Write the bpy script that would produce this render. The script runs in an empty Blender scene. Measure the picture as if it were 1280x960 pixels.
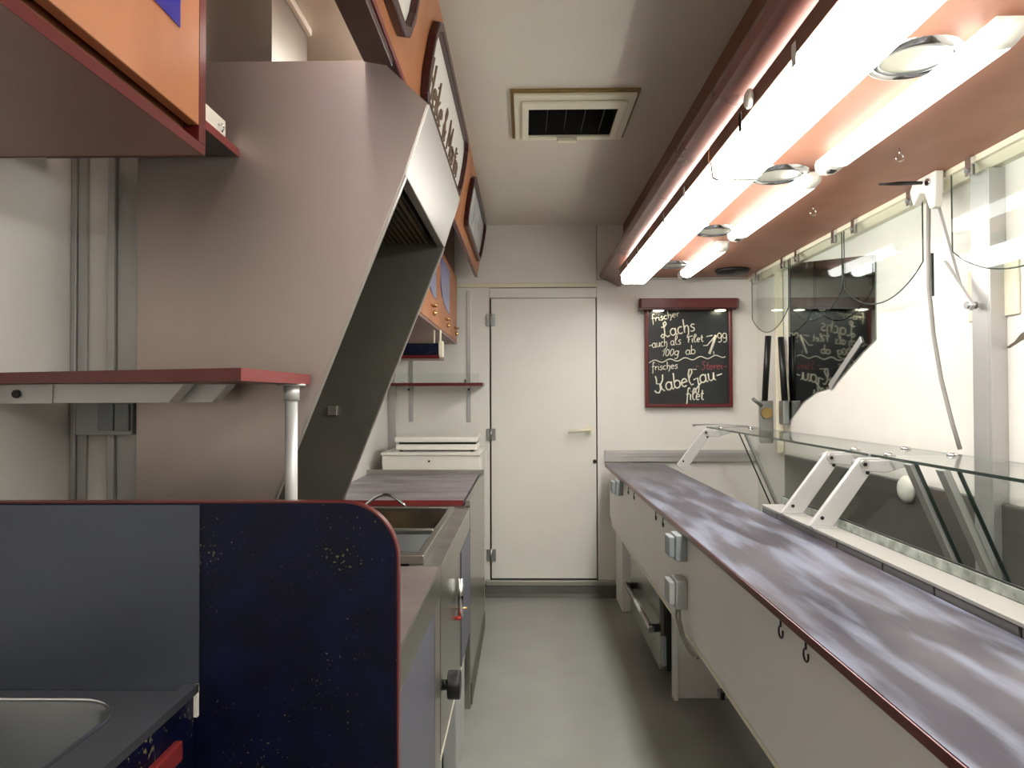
import bpy, bmesh, math, random
from mathutils import Vector, Matrix
random.seed(4)
PI = math.pi
SC = bpy.context.scene
COL = SC.collection
E = 1.24            # eye height above the vehicle floor, metres
F = 900.0           # focal length in pixels of a 1280 px wide frame
# ------------------------------------------------------------------ camera
cam_d = bpy.data.cameras.new('camera')
cam_d.sensor_width = 36.0
cam_d.lens = F / 1280 * 36
cam_d.clip_start = 0.02
cam = bpy.data.objects.new('camera', cam_d)
COL.objects.link(cam)
ROT = Matrix.Rotation(15 / F, 3, 'Z') @ Matrix.Rotation(PI / 2 + 15 / F, 3, 'X') @ Matrix.Rotation(-0.003, 3, 'Z')
cam.matrix_world = Matrix.Translation((0, 0, E)) @ ROT.to_4x4()
SC.camera = cam
# ------------------------------------------------------------------ world (night outside) and exposure
w = bpy.data.worlds.new('night')
SC.world = w
w.use_nodes = True
w.node_tree.nodes['Background'].inputs[0].default_value = (0.02, 0.03, 0.09, 1)
w.node_tree.nodes['Background'].inputs[1].default_value = 0.6
SC.view_settings.view_transform = 'Standard'
SC.view_settings.look = 'None'
SC.view_settings.gamma = 1
SC.view_settings.exposure = 0.45
TUBE = 20.0         # emission of the fluorescent diffusers
TUBE_COL = (0.98, 0.985, 0.94, 1)


# ------------------------------------------------------------------ materials
def lin(h):
    h = h.lstrip('#')
    out = []
    for i in (0, 2, 4):
        c = int(h[i:i + 2], 16) / 255
        out.append(c / 12.92 if c <= 0.04045 else ((c + 0.055) / 1.055) ** 2.4)
    return tuple(out) + (1,)


def base_mat(name):
    m = bpy.data.materials.new(name)
    m.use_nodes = True
    nt = m.node_tree
    return m, nt, nt.nodes['Principled BSDF']


def mat(name, col, rough=0.5, metal=0.0, var=0.0, scale=4.0, stretch=(1, 1, 1), col2=None, bump=0.0,
        bscale=200, spec=0.5, emit=None, detail=4.0, rvar=0.0, coat=0.0):
    m, nt, b = base_mat(name)
    b.inputs['Base Color'].default_value = lin(col)
    b.inputs['Roughness'].default_value = rough
    b.inputs['Metallic'].default_value = metal
    b.inputs['Specular IOR Level'].default_value = spec
    b.inputs['Coat Weight'].default_value = coat
    b.inputs['Coat Roughness'].default_value = 0.12
    tc = nt.nodes.new('ShaderNodeTexCoord')
    mp = nt.nodes.new('ShaderNodeMapping')
    mp.inputs['Scale'].default_value = stretch
    nt.links.new(tc.outputs['Object'], mp.inputs[0])
    if col2 or var or rvar:
        n = nt.nodes.new('ShaderNodeTexNoise')
        n.inputs['Scale'].default_value = scale
        n.inputs['Detail'].default_value = detail
        nt.links.new(mp.outputs[0], n.inputs[0])
        r = nt.nodes.new('ShaderNodeValToRGB')
        r.color_ramp.elements[0].position = 0.32
        r.color_ramp.elements[1].position = 0.68
        c1 = lin(col)
        if col2:
            c2 = lin(col2)
            r.color_ramp.elements[0].color = c1
            r.color_ramp.elements[1].color = c2
        else:
            r.color_ramp.elements[0].color = tuple(max(0, c * (1 - var)) for c in c1[:3]) + (1,)
            r.color_ramp.elements[1].color = tuple(min(1, c * (1 + var)) for c in c1[:3]) + (1,)
        nt.links.new(n.outputs[0], r.inputs[0])
        nt.links.new(r.outputs[0], b.inputs['Base Color'])
        if rvar:
            mr = nt.nodes.new('ShaderNodeMapRange')
            mr.inputs[3].default_value = max(0.03, rough - rvar)
            mr.inputs[4].default_value = min(1, rough + rvar)
            nt.links.new(n.outputs[0], mr.inputs[0])
            nt.links.new(mr.outputs[0], b.inputs['Roughness'])
    if bump:
        n2 = nt.nodes.new('ShaderNodeTexNoise')
        n2.inputs['Scale'].default_value = bscale
        n2.inputs['Detail'].default_value = 3
        nt.links.new(mp.outputs[0], n2.inputs[0])
        bp = nt.nodes.new('ShaderNodeBump')
        bp.inputs['Strength'].default_value = bump
        bp.inputs['Distance'].default_value = 0.002
        nt.links.new(n2.outputs[0], bp.inputs['Height'])
        nt.links.new(bp.outputs[0], b.inputs['Normal'])
    if emit:
        b.inputs['Emission Color'].default_value = emit[0]
        b.inputs['Emission Strength'].default_value = emit[1]
    return m


def glass_mat(name, tint=(0.93, 0.97, 0.95), ior=1.5, extra=0.0):
    m = bpy.data.materials.new(name)
    m.use_nodes = True
    nt = m.node_tree
    nt.nodes.clear()
    out = nt.nodes.new('ShaderNodeOutputMaterial')
    t = nt.nodes.new('ShaderNodeBsdfTransparent')
    t.inputs[0].default_value = tint + (1,)
    g = nt.nodes.new('ShaderNodeBsdfGlossy')
    g.inputs['Roughness'].default_value = 0.02
    # Schlick reflectance from the facing ratio: the same on both faces of a thin pane
    f0 = nt.nodes.new('ShaderNodeLayerWeight')
    f = nt.nodes.new('ShaderNodeMath'); f.operation = 'POWER'; f.inputs[1].default_value = 5
    nt.links.new(f0.outputs['Facing'], f.inputs[0])
    a = nt.nodes.new('ShaderNodeMath')
    a.operation = 'MULTIPLY_ADD'
    a.inputs[1].default_value = 0.75
    a.inputs[2].default_value = 0.03 + extra
    mx = nt.nodes.new('ShaderNodeMixShader')
    nt.links.new(f.outputs[0], a.inputs[0])
    nt.links.new(a.outputs[0], mx.inputs[0])
    nt.links.new(t.outputs[0], mx.inputs[1])
    nt.links.new(g.outputs[0], mx.inputs[2])
    nt.links.new(mx.outputs[0], out.inputs[0])
    return m


M = {}
M['white_wall'] = mat('white_wall', '#E3E0D8', 0.32, var=0.04, scale=2.5, bump=0.03, bscale=60, rvar=0.06)
M['left_wall'] = mat('left_wall', '#DCD8D2', 0.45, var=0.05, scale=3, bump=0.05, bscale=40)
M['ceiling'] = mat('ceiling', '#D6CEBE', 0.24, var=0.03, scale=2, rvar=0.05)
M['white_panel'] = mat('white_panel', '#E2DFDB', 0.4, var=0.03, scale=3)
M['door'] = mat('door', '#E1DED5', 0.4, var=0.025, scale=3)
M['cream'] = mat('cream', '#E3DDC4', 0.35)
M['white_enamel'] = mat('white_enamel', '#E6E2D8', 0.28)
M['floor'] = mat('floor', '#83837D', 0.42, col2='#8E8E88', scale=5, detail=9, bump=0.15, bscale=120, rvar=0.12)
M['cove'] = mat('cove', '#4C4E46', 0.45, var=0.15, scale=8)
M['checker'] = mat('checker', '#A5A49A', 0.4, metal=0.6)
M['copper'] = mat('copper', '#A06E58', 0.5, col2='#AC7963', scale=6, detail=6, rvar=0.04, spec=0.35)
M['beam'] = mat('beam', '#5A2E24', 0.28, col2='#683A2D', scale=5, detail=6, rvar=0.03)
M['orange'] = mat('orange', '#A5683F', 0.42, col2='#B87850', scale=7, detail=7, stretch=(1, 1, 0.6))
M['brown'] = mat('brown', '#6B3D22', 0.45, var=0.12)
M['under_wood'] = mat('under_wood', '#7C594F', 0.4, var=0.1, scale=6, stretch=(1, 0.4, 1))
M['dark_red'] = mat('dark_red', '#5C1A18', 0.28, var=0.08)
M['edge_red'] = mat('edge_red', '#7A2A28', 0.35, var=0.08)
M['maroon'] = mat('maroon', '#3A1012', 0.25)
M['steel'] = mat('steel', '#B0ABA4', 0.34, metal=0.9, var=0.06, scale=3, stretch=(1, 1, 0.15), rvar=0.06)
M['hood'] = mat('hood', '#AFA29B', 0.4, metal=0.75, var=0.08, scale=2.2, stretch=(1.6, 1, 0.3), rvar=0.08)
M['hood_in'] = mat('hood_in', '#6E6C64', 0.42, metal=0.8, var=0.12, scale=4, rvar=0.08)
M['splash'] = mat('splash', '#565A66', 0.44, metal=0.8, var=0.04, scale=5)
M['brushed'] = mat('brushed', '#A8A69E', 0.26, metal=0.95, var=0.05, scale=20, stretch=(1, 0.1, 1))
M['fryer_top'] = mat('fryer_top', '#8E8A84', 0.4, metal=0.7, col2='#77706E', scale=7, rvar=0.1)
M['alu'] = mat('alu', '#B7B6B4', 0.38, metal=0.55, var=0.04)
M['arm_alu'] = mat('arm_alu', '#C9C8C6', 0.42, metal=0.35)
M['chrome'] = mat('chrome', '#D8D8D8', 0.12, metal=1.0)
M['zinc'] = mat('zinc', '#9A9C9A', 0.35, metal=0.9)
M['gold'] = mat('gold', '#D8B078', 0.25, metal=0.9)
M['black'] = mat('black', '#101112', 0.4)
M['black_gloss'] = mat('black_gloss', '#0B0C0D', 0.12)
M['dark'] = mat('dark', '#1A1815', 0.7)
M['socket'] = mat('socket', '#8C9294', 0.42)
M['socket_light'] = mat('socket_light', '#A9ABA8', 0.42)
M['cable'] = mat('cable', '#8F8C86', 0.5)
M['laminate'] = mat('laminate', '#7C706A', 0.4, col2='#6B605E', scale=10, detail=6, rvar=0.1)
M['board_top'] = mat('board_top', '#857D80', 0.35, col2='#645B62', scale=5, detail=8, stretch=(1, 2, 1), rvar=0.12)
M['door_grey'] = mat('door_grey', '#5B5B66', 0.4, var=0.06)
M['dark_grey'] = mat('dark_grey', '#4C4A46', 0.3, var=0.08, scale=5)
M['strip_alu'] = mat('strip_alu', '#A9ABA6', 0.4, metal=0.25)
M['ledge'] = mat('ledge', '#9C9A94', 0.45)
M['tile'] = mat('tile', '#5F5D5A', 0.35, var=0.08)
M['rail_glass'] = mat('rail_glass', '#B5BCB2', 0.25, metal=0.3, col2='#7F867D', scale=30, detail=6)
M['chalkboard'] = mat('chalkboard', '#14181A', 0.3, col2='#1D2222', scale=8, detail=6)
M['chalk'] = mat('chalk', '#F2EEDC', 0.9)
M['chalk_red'] = mat('chalk_red', '#B05560', 0.9)
M['sign_white'] = mat('sign_white', '#F4EFE4', 0.35)
M['sign_ink'] = mat('sign_ink', '#6E5744', 0.5)
M['blue_pane'] = mat('blue_pane', '#1F2F9A', 0.15, coat=0.5)
M['blue_print'] = mat('blue_print', '#2E3C96', 0.2, col2='#8C9ACB', scale=9, detail=3, coat=0.5)
M['picture'] = mat('picture', '#8E8F98', 0.3, col2='#E2E2DE', scale=9, detail=5)
M['gasket'] = mat('gasket', '#8C7440', 0.6, var=0.2, scale=20)
M['burnt'] = mat('burnt', '#2A1F0E', 0.6, col2='#4C3C1C', scale=9, detail=6)
M['sink_steel'] = mat('sink_steel', '#85868A', 0.33, metal=0.85, var=0.05)
M['basin'] = mat('basin', '#77797A', 0.3, metal=0.8, var=0.06)
M['yellowed'] = mat('yellowed', '#C9C2A4', 0.45)
M['valve_red'] = mat('valve_red', '#A32216', 0.4)
M['bulb'] = mat('bulb', '#FFF4D8', 0.4, emit=((1, 0.9, 0.65, 1), 14.0))
M['diffuser'] = mat('diffuser', '#FFFFFF', 0.4, emit=(TUBE_COL, TUBE))
M['added_back_tube'] = mat('added_back_tube', '#FFFFFF', 0.4, emit=(TUBE_COL, 13.0))
M['slim_diffuser'] = mat('slim_diffuser', '#FFFFFF', 0.4, emit=(TUBE_COL, 5.0))
M['added_rear_tube'] = mat('added_rear_tube', '#FFFFFF', 0.4, emit=(TUBE_COL, 14.0))
M['end_cap'] = mat('end_cap', '#E4E1D6', 0.3)
M['reflector'] = mat('reflector', '#C9C8B8', 0.28, metal=0.7)
M['glass'] = glass_mat('glass', (0.955, 0.975, 0.965), 1.5, 0.0)
M['glass_edge'] = mat('glass_edge', '#22302B', 0.15)
M['mirror_panel'] = mat('mirror_panel', '#868B87', 0.04, metal=1.0)
M['hatch_glass'] = mat('hatch_glass', '#0B1024', 0.1, col2='#1B2A66', scale=3, stretch=(1, 6, 1))
M['crack'] = mat('crack', '#5E5548', 0.8)


def counter_material():
    m, nt, b = base_mat('counter_top')
    tc = nt.nodes.new('ShaderNodeTexCoord')
    mp = nt.nodes.new('ShaderNodeMapping')
    mp.inputs['Scale'].default_value = (1, 0.5, 1)
    nt.links.new(tc.outputs['Object'], mp.inputs[0])
    n = nt.nodes.new('ShaderNodeTexNoise'); n.inputs['Scale'].default_value = 4.0; n.inputs['Detail'].default_value = 7
    nt.links.new(mp.outputs[0], n.inputs[0])
    r = nt.nodes.new('ShaderNodeValToRGB')
    r.color_ramp.elements[0].position = 0.36; r.color_ramp.elements[0].color = lin('#302C3A')
    r.color_ramp.elements[1].position = 0.6; r.color_ramp.elements[1].color = lin('#57525A')
    nt.links.new(n.outputs[0], r.inputs[0])
    mp2 = nt.nodes.new('ShaderNodeMapping'); mp2.inputs['Scale'].default_value = (7, 1.1, 1)
    nt.links.new(tc.outputs['Object'], mp2.inputs[0])
    n2 = nt.nodes.new('ShaderNodeTexNoise'); n2.inputs['Scale'].default_value = 2.0; n2.inputs['Detail'].default_value = 6
    nt.links.new(mp2.outputs[0], n2.inputs[0])
    r2 = nt.nodes.new('ShaderNodeValToRGB')
    r2.color_ramp.elements[0].position = 0.46; r2.color_ramp.elements[0].color = (0, 0, 0, 1)
    r2.color_ramp.elements[1].position = 0.62; r2.color_ramp.elements[1].color = (1, 1, 1, 1)
    nt.links.new(n2.outputs[0], r2.inputs[0])
    # pale bluish streaks, stronger on the near half of the worktop
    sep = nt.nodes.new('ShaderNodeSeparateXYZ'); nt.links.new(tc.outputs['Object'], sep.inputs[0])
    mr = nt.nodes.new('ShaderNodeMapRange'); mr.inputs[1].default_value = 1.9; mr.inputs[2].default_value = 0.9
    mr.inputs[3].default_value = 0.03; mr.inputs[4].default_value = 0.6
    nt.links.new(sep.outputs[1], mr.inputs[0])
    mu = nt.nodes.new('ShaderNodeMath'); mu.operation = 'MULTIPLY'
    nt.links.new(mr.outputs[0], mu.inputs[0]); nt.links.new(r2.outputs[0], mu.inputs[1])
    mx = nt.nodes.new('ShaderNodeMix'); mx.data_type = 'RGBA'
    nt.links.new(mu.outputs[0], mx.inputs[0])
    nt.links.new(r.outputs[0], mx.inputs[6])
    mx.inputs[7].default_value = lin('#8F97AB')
    nt.links.new(mx.outputs[2], b.inputs['Base Color'])
    b.inputs['Roughness'].default_value = 0.34
    return m


def navy_material():
    m, nt, b = base_mat('navy_laminate')
    tc = nt.nodes.new('ShaderNodeTexCoord')
    n = nt.nodes.new('ShaderNodeTexNoise'); n.inputs['Scale'].default_value = 16; n.inputs['Detail'].default_value = 3
    nt.links.new(tc.outputs['Object'], n.inputs[0])
    r = nt.nodes.new('ShaderNodeValToRGB')
    r.color_ramp.elements[0].position = 0.4; r.color_ramp.elements[0].color = lin('#03051A')
    r.color_ramp.elements[1].position = 0.75; r.color_ramp.elements[1].color = lin('#080D30')
    nt.links.new(n.outputs[0], r.inputs[0])
    v = nt.nodes.new('ShaderNodeTexNoise'); v.inputs['Scale'].default_value = 170; v.inputs['Detail'].default_value = 2
    nt.links.new(tc.outputs['Object'], v.inputs[0])
    n3 = nt.nodes.new('ShaderNodeTexNoise'); n3.inputs['Scale'].default_value = 9; n3.inputs['Detail'].default_value = 2
    nt.links.new(tc.outputs['Object'], n3.inputs[0])
    ad = nt.nodes.new('ShaderNodeMath'); ad.operation = 'MULTIPLY_ADD'; ad.inputs[1].default_value = 0.45
    nt.links.new(n3.outputs[0], ad.inputs[0]); nt.links.new(v.outputs[0], ad.inputs[2])
    r2 = nt.nodes.new('ShaderNodeValToRGB')
    r2.color_ramp.elements[0].position = 0.93; r2.color_ramp.elements[0].color = (0, 0, 0, 1)
    r2.color_ramp.elements[1].position = 0.98; r2.color_ramp.elements[1].color = (1, 1, 1, 1)
    nt.links.new(ad.outputs[0], r2.inputs[0])
    mx = nt.nodes.new('ShaderNodeMix'); mx.data_type = 'RGBA'
    nt.links.new(r2.outputs[0], mx.inputs[0]); nt.links.new(r.outputs[0], mx.inputs[6])
    mx.inputs[7].default_value = lin('#6E6848')
    nt.links.new(mx.outputs[2], b.inputs['Base Color'])
    b.inputs['Roughness'].default_value = 0.42
    b.inputs['Specular IOR Level'].default_value = 0.25
    return m


M['counter'] = counter_material()
M['navy'] = navy_material()


# ------------------------------------------------------------------ mesh helpers
class MB:
    def __init__(self):
        self.bm = bmesh.new()

    def face(self, pts, smooth=False):
        vs = [self.bm.verts.new(p) for p in pts]
        f = self.bm.faces.new(vs)
        f.smooth = smooth
        return f

    def box(self, x0, x1, y0, y1, z0, z1):
        x0, x1 = sorted((x0, x1)); y0, y1 = sorted((y0, y1)); z0, z1 = sorted((z0, z1))
        v = [self.bm.verts.new((x, y, z)) for z in (z0, z1) for y in (y0, y1) for x in (x0, x1)]
        for q in ((0, 2, 3, 1), (4, 5, 7, 6), (0, 1, 5, 4), (2, 6, 7, 3), (0, 4, 6, 2), (1, 3, 7, 5)):
            self.bm.faces.new([v[i] for i in q])
        return self

    def hexa(self, a, b):
        """solid between two loops of 3D points of the same length"""
        va = [self.bm.verts.new(p) for p in a]
        vb = [self.bm.verts.new(p) for p in b]
        n = len(a)
        self.bm.faces.new(va[::-1]); self.bm.faces.new(vb)
        for i in range(n):
            j = (i + 1) % n
            self.bm.faces.new((va[i], va[j], vb[j], vb[i]))
        return self

    def prism(self, pts, axis, a, b):
        def P(p, t):
            if axis == 'x': return (t, p[0], p[1])
            if axis == 'y': return (p[0], t, p[1])
            return (p[0], p[1], t)
        return self.hexa([P(p, a) for p in pts], [P(p, b) for p in pts])

    def ring(self, outer, inner, out_off):
        """frame: ring between two loops of 3D points, thickened by out_off"""
        o = Vector(out_off)
        n = len(outer)
        A = [self.bm.verts.new(Vector(p)) for p in outer]; B = [self.bm.verts.new(Vector(p)) for p in inner]
        C = [self.bm.verts.new(Vector(p) + o) for p in outer]; D = [self.bm.verts.new(Vector(p) + o) for p in inner]
        for i in range(n):
            j = (i + 1) % n
            for q in ((A[i], A[j], B[j], B[i]), (C[i], D[i], D[j], C[j]), (A[i], C[i], C[j], A[j]), (B[i], B[j], D[j], D[i])):
                self.bm.faces.new(q)
        return self

    def tube(self, pts, r, n=10, cap=True, closed=False):
        pts = [Vector(p) for p in pts]
        rs = r if isinstance(r, (list, tuple)) else [r] * len(pts)
        rings = []
        up = None
        for i, p in enumerate(pts):
            if closed:
                t = pts[(i + 1) % len(pts)] - pts[i - 1]
            else:
                t = pts[min(i + 1, len(pts) - 1)] - pts[max(i - 1, 0)]
            t.normalize()
            if up is None:
                up = t.orthogonal().normalized()
            up = (up - t * up.dot(t))
            up = up.normalized() if up.length > 1e-6 else t.orthogonal().normalized()
            s = t.cross(up)
            rings.append([self.bm.verts.new(p + (up * math.cos(2 * PI * k / n) + s * math.sin(2 * PI * k / n)) * rs[i]) for k in range(n)])
        m = len(rings)
        for i in range(m if closed else m - 1):
            a, b = rings[i], rings[(i + 1) % m]
            for k in range(n):
                f = self.bm.faces.new((a[k], a[(k + 1) % n], b[(k + 1) % n], b[k]))
                f.smooth = True
        if cap and not closed:
            self.bm.faces.new(rings[0][::-1]); self.bm.faces.new(rings[-1])
        return self

    def cyl(self, p0, p1, r, r1=None, n=20):
        return self.tube([p0, p1], [r, r1 if r1 is not None else r], n)

    def lathe(self, c, prof, axis='z', n=32):
        """prof: list of (radius, height); open profile"""
        c = Vector(c)
        rings = []
        for r, h in prof:
            ring = []
            for k in range(n):
                a = 2 * PI * k / n
                d = {'z': (math.cos(a) * r, math.sin(a) * r, h), 'x': (h, math.cos(a) * r, math.sin(a) * r),
                     'y': (math.cos(a) * r, h, math.sin(a) * r)}[axis]
                ring.append(self.bm.verts.new(c + Vector(d)))
            rings.append(ring)
        for a, b in zip(rings, rings[1:]):
            for k in range(n):
                f = self.bm.faces.new((a[k], a[(k + 1) % n], b[(k + 1) % n], b[k])); f.smooth = True
        self.bm.faces.new(rings[0]); self.bm.faces.new(rings[-1])
        return self

    def sphere(self, c, r, n=12, sc=(1, 1, 1)):
        g = bmesh.ops.create_uvsphere(self.bm, u_segments=n, v_segments=max(6, n // 2), radius=r,
                                      matrix=Matrix.Translation(c) @ Matrix.Diagonal((*sc, 1)))
        for v in g['verts']:
            for f in v.link_faces: f.smooth = True
        return self

    def build(self, name, m, parent=None, bevel=0.0, seg=2):
        bmesh.ops.recalc_face_normals(self.bm, faces=self.bm.faces[:])
        me = bpy.data.meshes.new(name)
        loc = Vector((0, 0, 0))
        p = parent
        while p is not None:
            loc += p.location
            p = p.parent
        self.bm.transform(Matrix.Translation(-loc))
        self.bm.to_mesh(me); self.bm.free()
        for mm in (m if isinstance(m, (list, tuple)) else [m]):
            me.materials.append(M[mm])
        o = bpy.data.objects.new(name, me)
        COL.objects.link(o)
        if parent is not None: o.parent = parent
        if bevel:
            b = o.modifiers.new('bevel', 'BEVEL'); b.width = bevel; b.segments = seg; b.limit_method = 'ANGLE'
        return o


def tag(o, label, cat, group=None):
    o['label'] = label; o['category'] = cat
    if group: o['group'] = group
    return o


def thing(name, label, cat, loc=(0, 0, 0), group=None):
    o = bpy.data.objects.new(name, None)
    o.empty_display_size = 0.05
    COL.objects.link(o); o.location = loc
    return tag(o, label, cat, group)


def struct(o):
    o['kind'] = 'structure'
    return o


def copy_thing(root, loc, label):
    def rec(o, par):
        c = o.copy(); COL.objects.link(c)
        if par is not None: c.parent = par
        for ch in [x for x in bpy.data.objects if x.parent == o]: rec(ch, c)
        return c
    r = rec(root, None); r.location = loc; r['label'] = label
    return r


def arc(c, r, a0, a1, n):
    return [(c[0] + r * math.cos(math.radians(a0 + (a1 - a0) * i / n)), c[1] + r * math.sin(math.radians(a0 + (a1 - a0) * i / n))) for i in range(n + 1)]


def box(name, m, b, parent=None, bevel=0.0):
    return MB().box(*b).build(name, m, parent, bevel)


# ------------------------------------------------------------------ the vehicle body (setting)
YB = 4.5; YN = -1.3; XL = -1.05; XLB = -0.85; XR = 1.45; ZC = 2.31
ZS = E + 0.735      # underside of the copper canopy
struct(MB().box(XL - .05, XR + .05, YN - .05, YB + .1, -.05, 0).build('floor', 'floor'))
# ceiling with the opening of the roof hatch
HX0, HX1, HY0, HY1 = 0.005, 0.36, 2.55, 2.89
c = MB()
for b in ((XL - .05, HX0, YN - .05, YB + .1), (HX1, XR + .05, YN - .05, YB + .1), (HX0, HX1, YN - .05, HY0), (HX0, HX1, HY1, YB + .1)):
    c.box(*b, ZC, ZC + .05)
struct(c.build('ceiling', 'ceiling'))
struct(MB().prism([(XL - .05, YN), (XL, YN), (XL, 1.66), (XLB, 1.66), (XLB, YB), (XLB - .05, YB), (XLB - .05, 1.71), (XL - .05, 1.71)], 'z', 0, ZC).build('wall_left', 'left_wall'))
struct(box('wall_right', 'white_wall', (XR, XR + .05, YN, YB, 0, ZC)))
struct(box('wall_rear', 'white_wall', (XL, XR, YN - .05, YN, 0, ZC)))
# back wall: sheet with recessed seams; header above the door stands a little proud
wb = MB()
wb.box(XLB - .02, -.215, YB, YB + .05, 0, ZC)
wb.box(-.213, .455, YB, YB + .05, 1.855, 1.915)
wb.box(.457, XR, YB, YB + .05, 0, 1.965)
wb.box(XLB - .02, .455, YB - .006, YB + .05, 1.945, ZC)
wb.box(.459, XR, YB - .006, YB + .05, 1.968, ZC)
struct(wb.build('wall_back', 'white_wall'))
struct(box('trim_1', 'cream', (-.42, .46, YB - .022, YB, 1.918, 1.944), bevel=.004))
struct(box('wall_behind_joints', 'dark', (XLB, XR, YB + .05, YB + .06, 0, ZC)))

d = struct(MB().box(-.205, .449, YB - .004, YB + .04, .105, 1.852).build('door_1', 'door', None, .003))
for z in (1.715, 1.0, .25):
    h = MB()
    h.box(-.235, -.212, YB - .010, YB - .0005, z - .037, z + .037)
    h.box(-.203, -.178, YB - .012, YB - .0045, z - .037, z + .037)
    h.build('hinge', 'zinc', d, .002)
    k = MB().cyl((-.2075, YB - .014, z - .04), (-.2075, YB - .014, z + .04), .007)
    k.build('hinge_pin', 'zinc', d)
h = MB().cyl((.405, YB - .018, 1.028), (.405, YB - .004, 1.028), .026)
h.tube([(.405, YB - .02, 1.028), (.405, YB - .055, 1.028), (.39, YB - .062, 1.028), (.27, YB - .062, 1.02)], .0095)
h.build('door_handle', 'cream', d)
MB().cyl((.438, YB - .012, .832), (.438, YB - .004, .832), .012).build('lock_button', 'black', d)
s = MB().box(-.24, .56, YB - .035, YB, .068, .098)
struct(s.build('trim_2', 'checker', None, .003))
struct(MB().prism([(YB - .06, 0), (YB, 0), (YB, .067), (YB - .03, .067), (YB - .04, .02)], 'x', -.85, .57).build('baseboard_back', 'cove'))
# raised studs of the tread strip, too small to pick apart
st = MB()
for i in range(78):
    for j in range(2):
        x = -.235 + i * .0102 + j * .005
        st.box(x, x + .0045, YB - .037, YB - .034, .074 + j * .011, .081 + j * .011)
o = st.build('trim_3', 'checker'); struct(o)
# aluminium rail along the back wall above the counter end
t = MB().prism([(YB - .03, .832), (YB, .832), (YB, .902), (YB - .012, .902), (YB - .03, .885)], 'x', .50, 1.44)
t.box(.50, 1.44, YB - .034, YB - .030, .864, .870)
struct(t.build('trim_4', 'alu'))
# ceiling rail of the right wall
struct(MB().prism([(1.385, ZS - .001), (1.449, ZS - .001), (1.449, ZS - .045), (1.42, ZS - .045), (1.40, ZS - .02), (1.385, ZS - .02)], 'y', YN, YB - .01).build('trim_5', 'cream'))
# dark lower lining of the right wall inside the display case
struct(box('trim_6', 'dark_grey', (1.425, 1.4495, YN, 3.98, .35, .915), bevel=.006))
# left wall posts (extruded profiles)
p = MB().box(-1.049, -1.036, 1.645, 1.6595, .0, ZC - .01).box(-1.035, -1.013, 1.650, 1.6595, 0, ZC - .01)
struct(p.build('trim_7', 'alu', None, .002))
p = MB().box(-.957, -.940, 1.635, 1.6595, .0, ZC - .01).box(-.940, -.890, 1.645, 1.6595, 0, ZC - .01)
struct(p.build('trim_8', 'alu', None, .002))
struct(MB().box(-.849, -.80, YB - .02, YB - .008, .8, 1.944).build('trim_9', 'alu', None, .002))
# right wall post
p = MB().box(1.40, 1.4495, 2.18, 2.19, .36, ZS - .05).box(1.415, 1.4495, 2.19, 2.28, .36, ZS - .05)
p.box(1.400, 1.415, 2.1905, 2.27, .36, ZS - .05)
struct(p.build('trim_10', 'alu', None, .002))

# ------------------------------------------------------------------ roof hatch
t = thing('roof_hatch', 'cream framed roof hatch with dark fly screen in the ceiling', 'hatch', (.18, 2.7, ZC))
def rect_loop(x0, x1, y0, y1, z): return [(x0, y0, z), (x1, y0, z), (x1, y1, z), (x0, y1, z)]
MB().ring(rect_loop(-.045, .41, 2.49, 2.95, ZC), rect_loop(-.02, .385, 2.515, 2.925, ZC), (0, 0, -.010)).build('gasket', 'gasket', t, .001)
MB().ring(rect_loop(-.033, .40, 2.50, 2.94, ZC - .010), rect_loop(.0, .365, 2.545, 2.895, ZC - .010), (0, 0, -.012)).build('frame', 'cream', t, .003)
MB().ring(rect_loop(-.005, .372, 2.54, 2.90, ZC - .022), rect_loop(.02, .345, 2.60, 2.875, ZC - .022), (0, 0, -.010)).build('screen_frame', 'cream', t, .003)
MB().ring(rect_loop(.001, .364, 2.546, 2.894, ZC + .10), rect_loop(.007, .358, 2.552, 2.888, ZC + .10), (0, 0, -.115)).build('shaft', 'dark', t)
box('dome', 'hatch_glass', (-.02, .38, 2.53, 2.91, ZC + .101, ZC + .107), t)
sc = MB()
for i in range(5):
    sc.box(.02 + i * .07, .022 + i * .07, 2.6, 2.875, ZC - .016, ZC - .014)
sc.build('fly_screen', 'black', t)
hb = MB().box(.135, .215, 2.868, 2.895, ZC - .05, ZC - .032)
hb.build('latch_tab', 'cream', t, .004)

# ------------------------------------------------------------------ canopy: beam + soffit
t = thing('light_canopy', 'long copper brown laminated canopy over the serving counter', 'canopy', (1.0, 2.0, ZS))
box('soffit_panel', 'copper', (.62, 1.4495, YN + .01, YB - .008, ZS, ZS + .018), t)
# cove profile in XZ
cv = [(.47, E + .745), (.478, E + .730), (.50, E + .722), (.525, E + .714), (.55, E + .703), (.575, E + .689), (.59, E + .680), (.602, E + .680), (.612, E + .69)]
top = [(.622, E + .72), (.622, E + .755), (.60, E + .78), (.486, E + .78), (.474, E + .765)]
b = MB().prism(cv + top, 'y', YN + .01, YB - .012)
o = b.build('cove_beam', 'beam', t)
for f in o.data.polygons: f.use_smooth = True
o.modifiers.new('es', 'EDGE_SPLIT').split_angle = math.radians(28)
b = MB().box(.622, .64, YN + .01, YB - .012, ZS + .019, ZC - .001)
b.build('fascia_board', 'brown', t)

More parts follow.
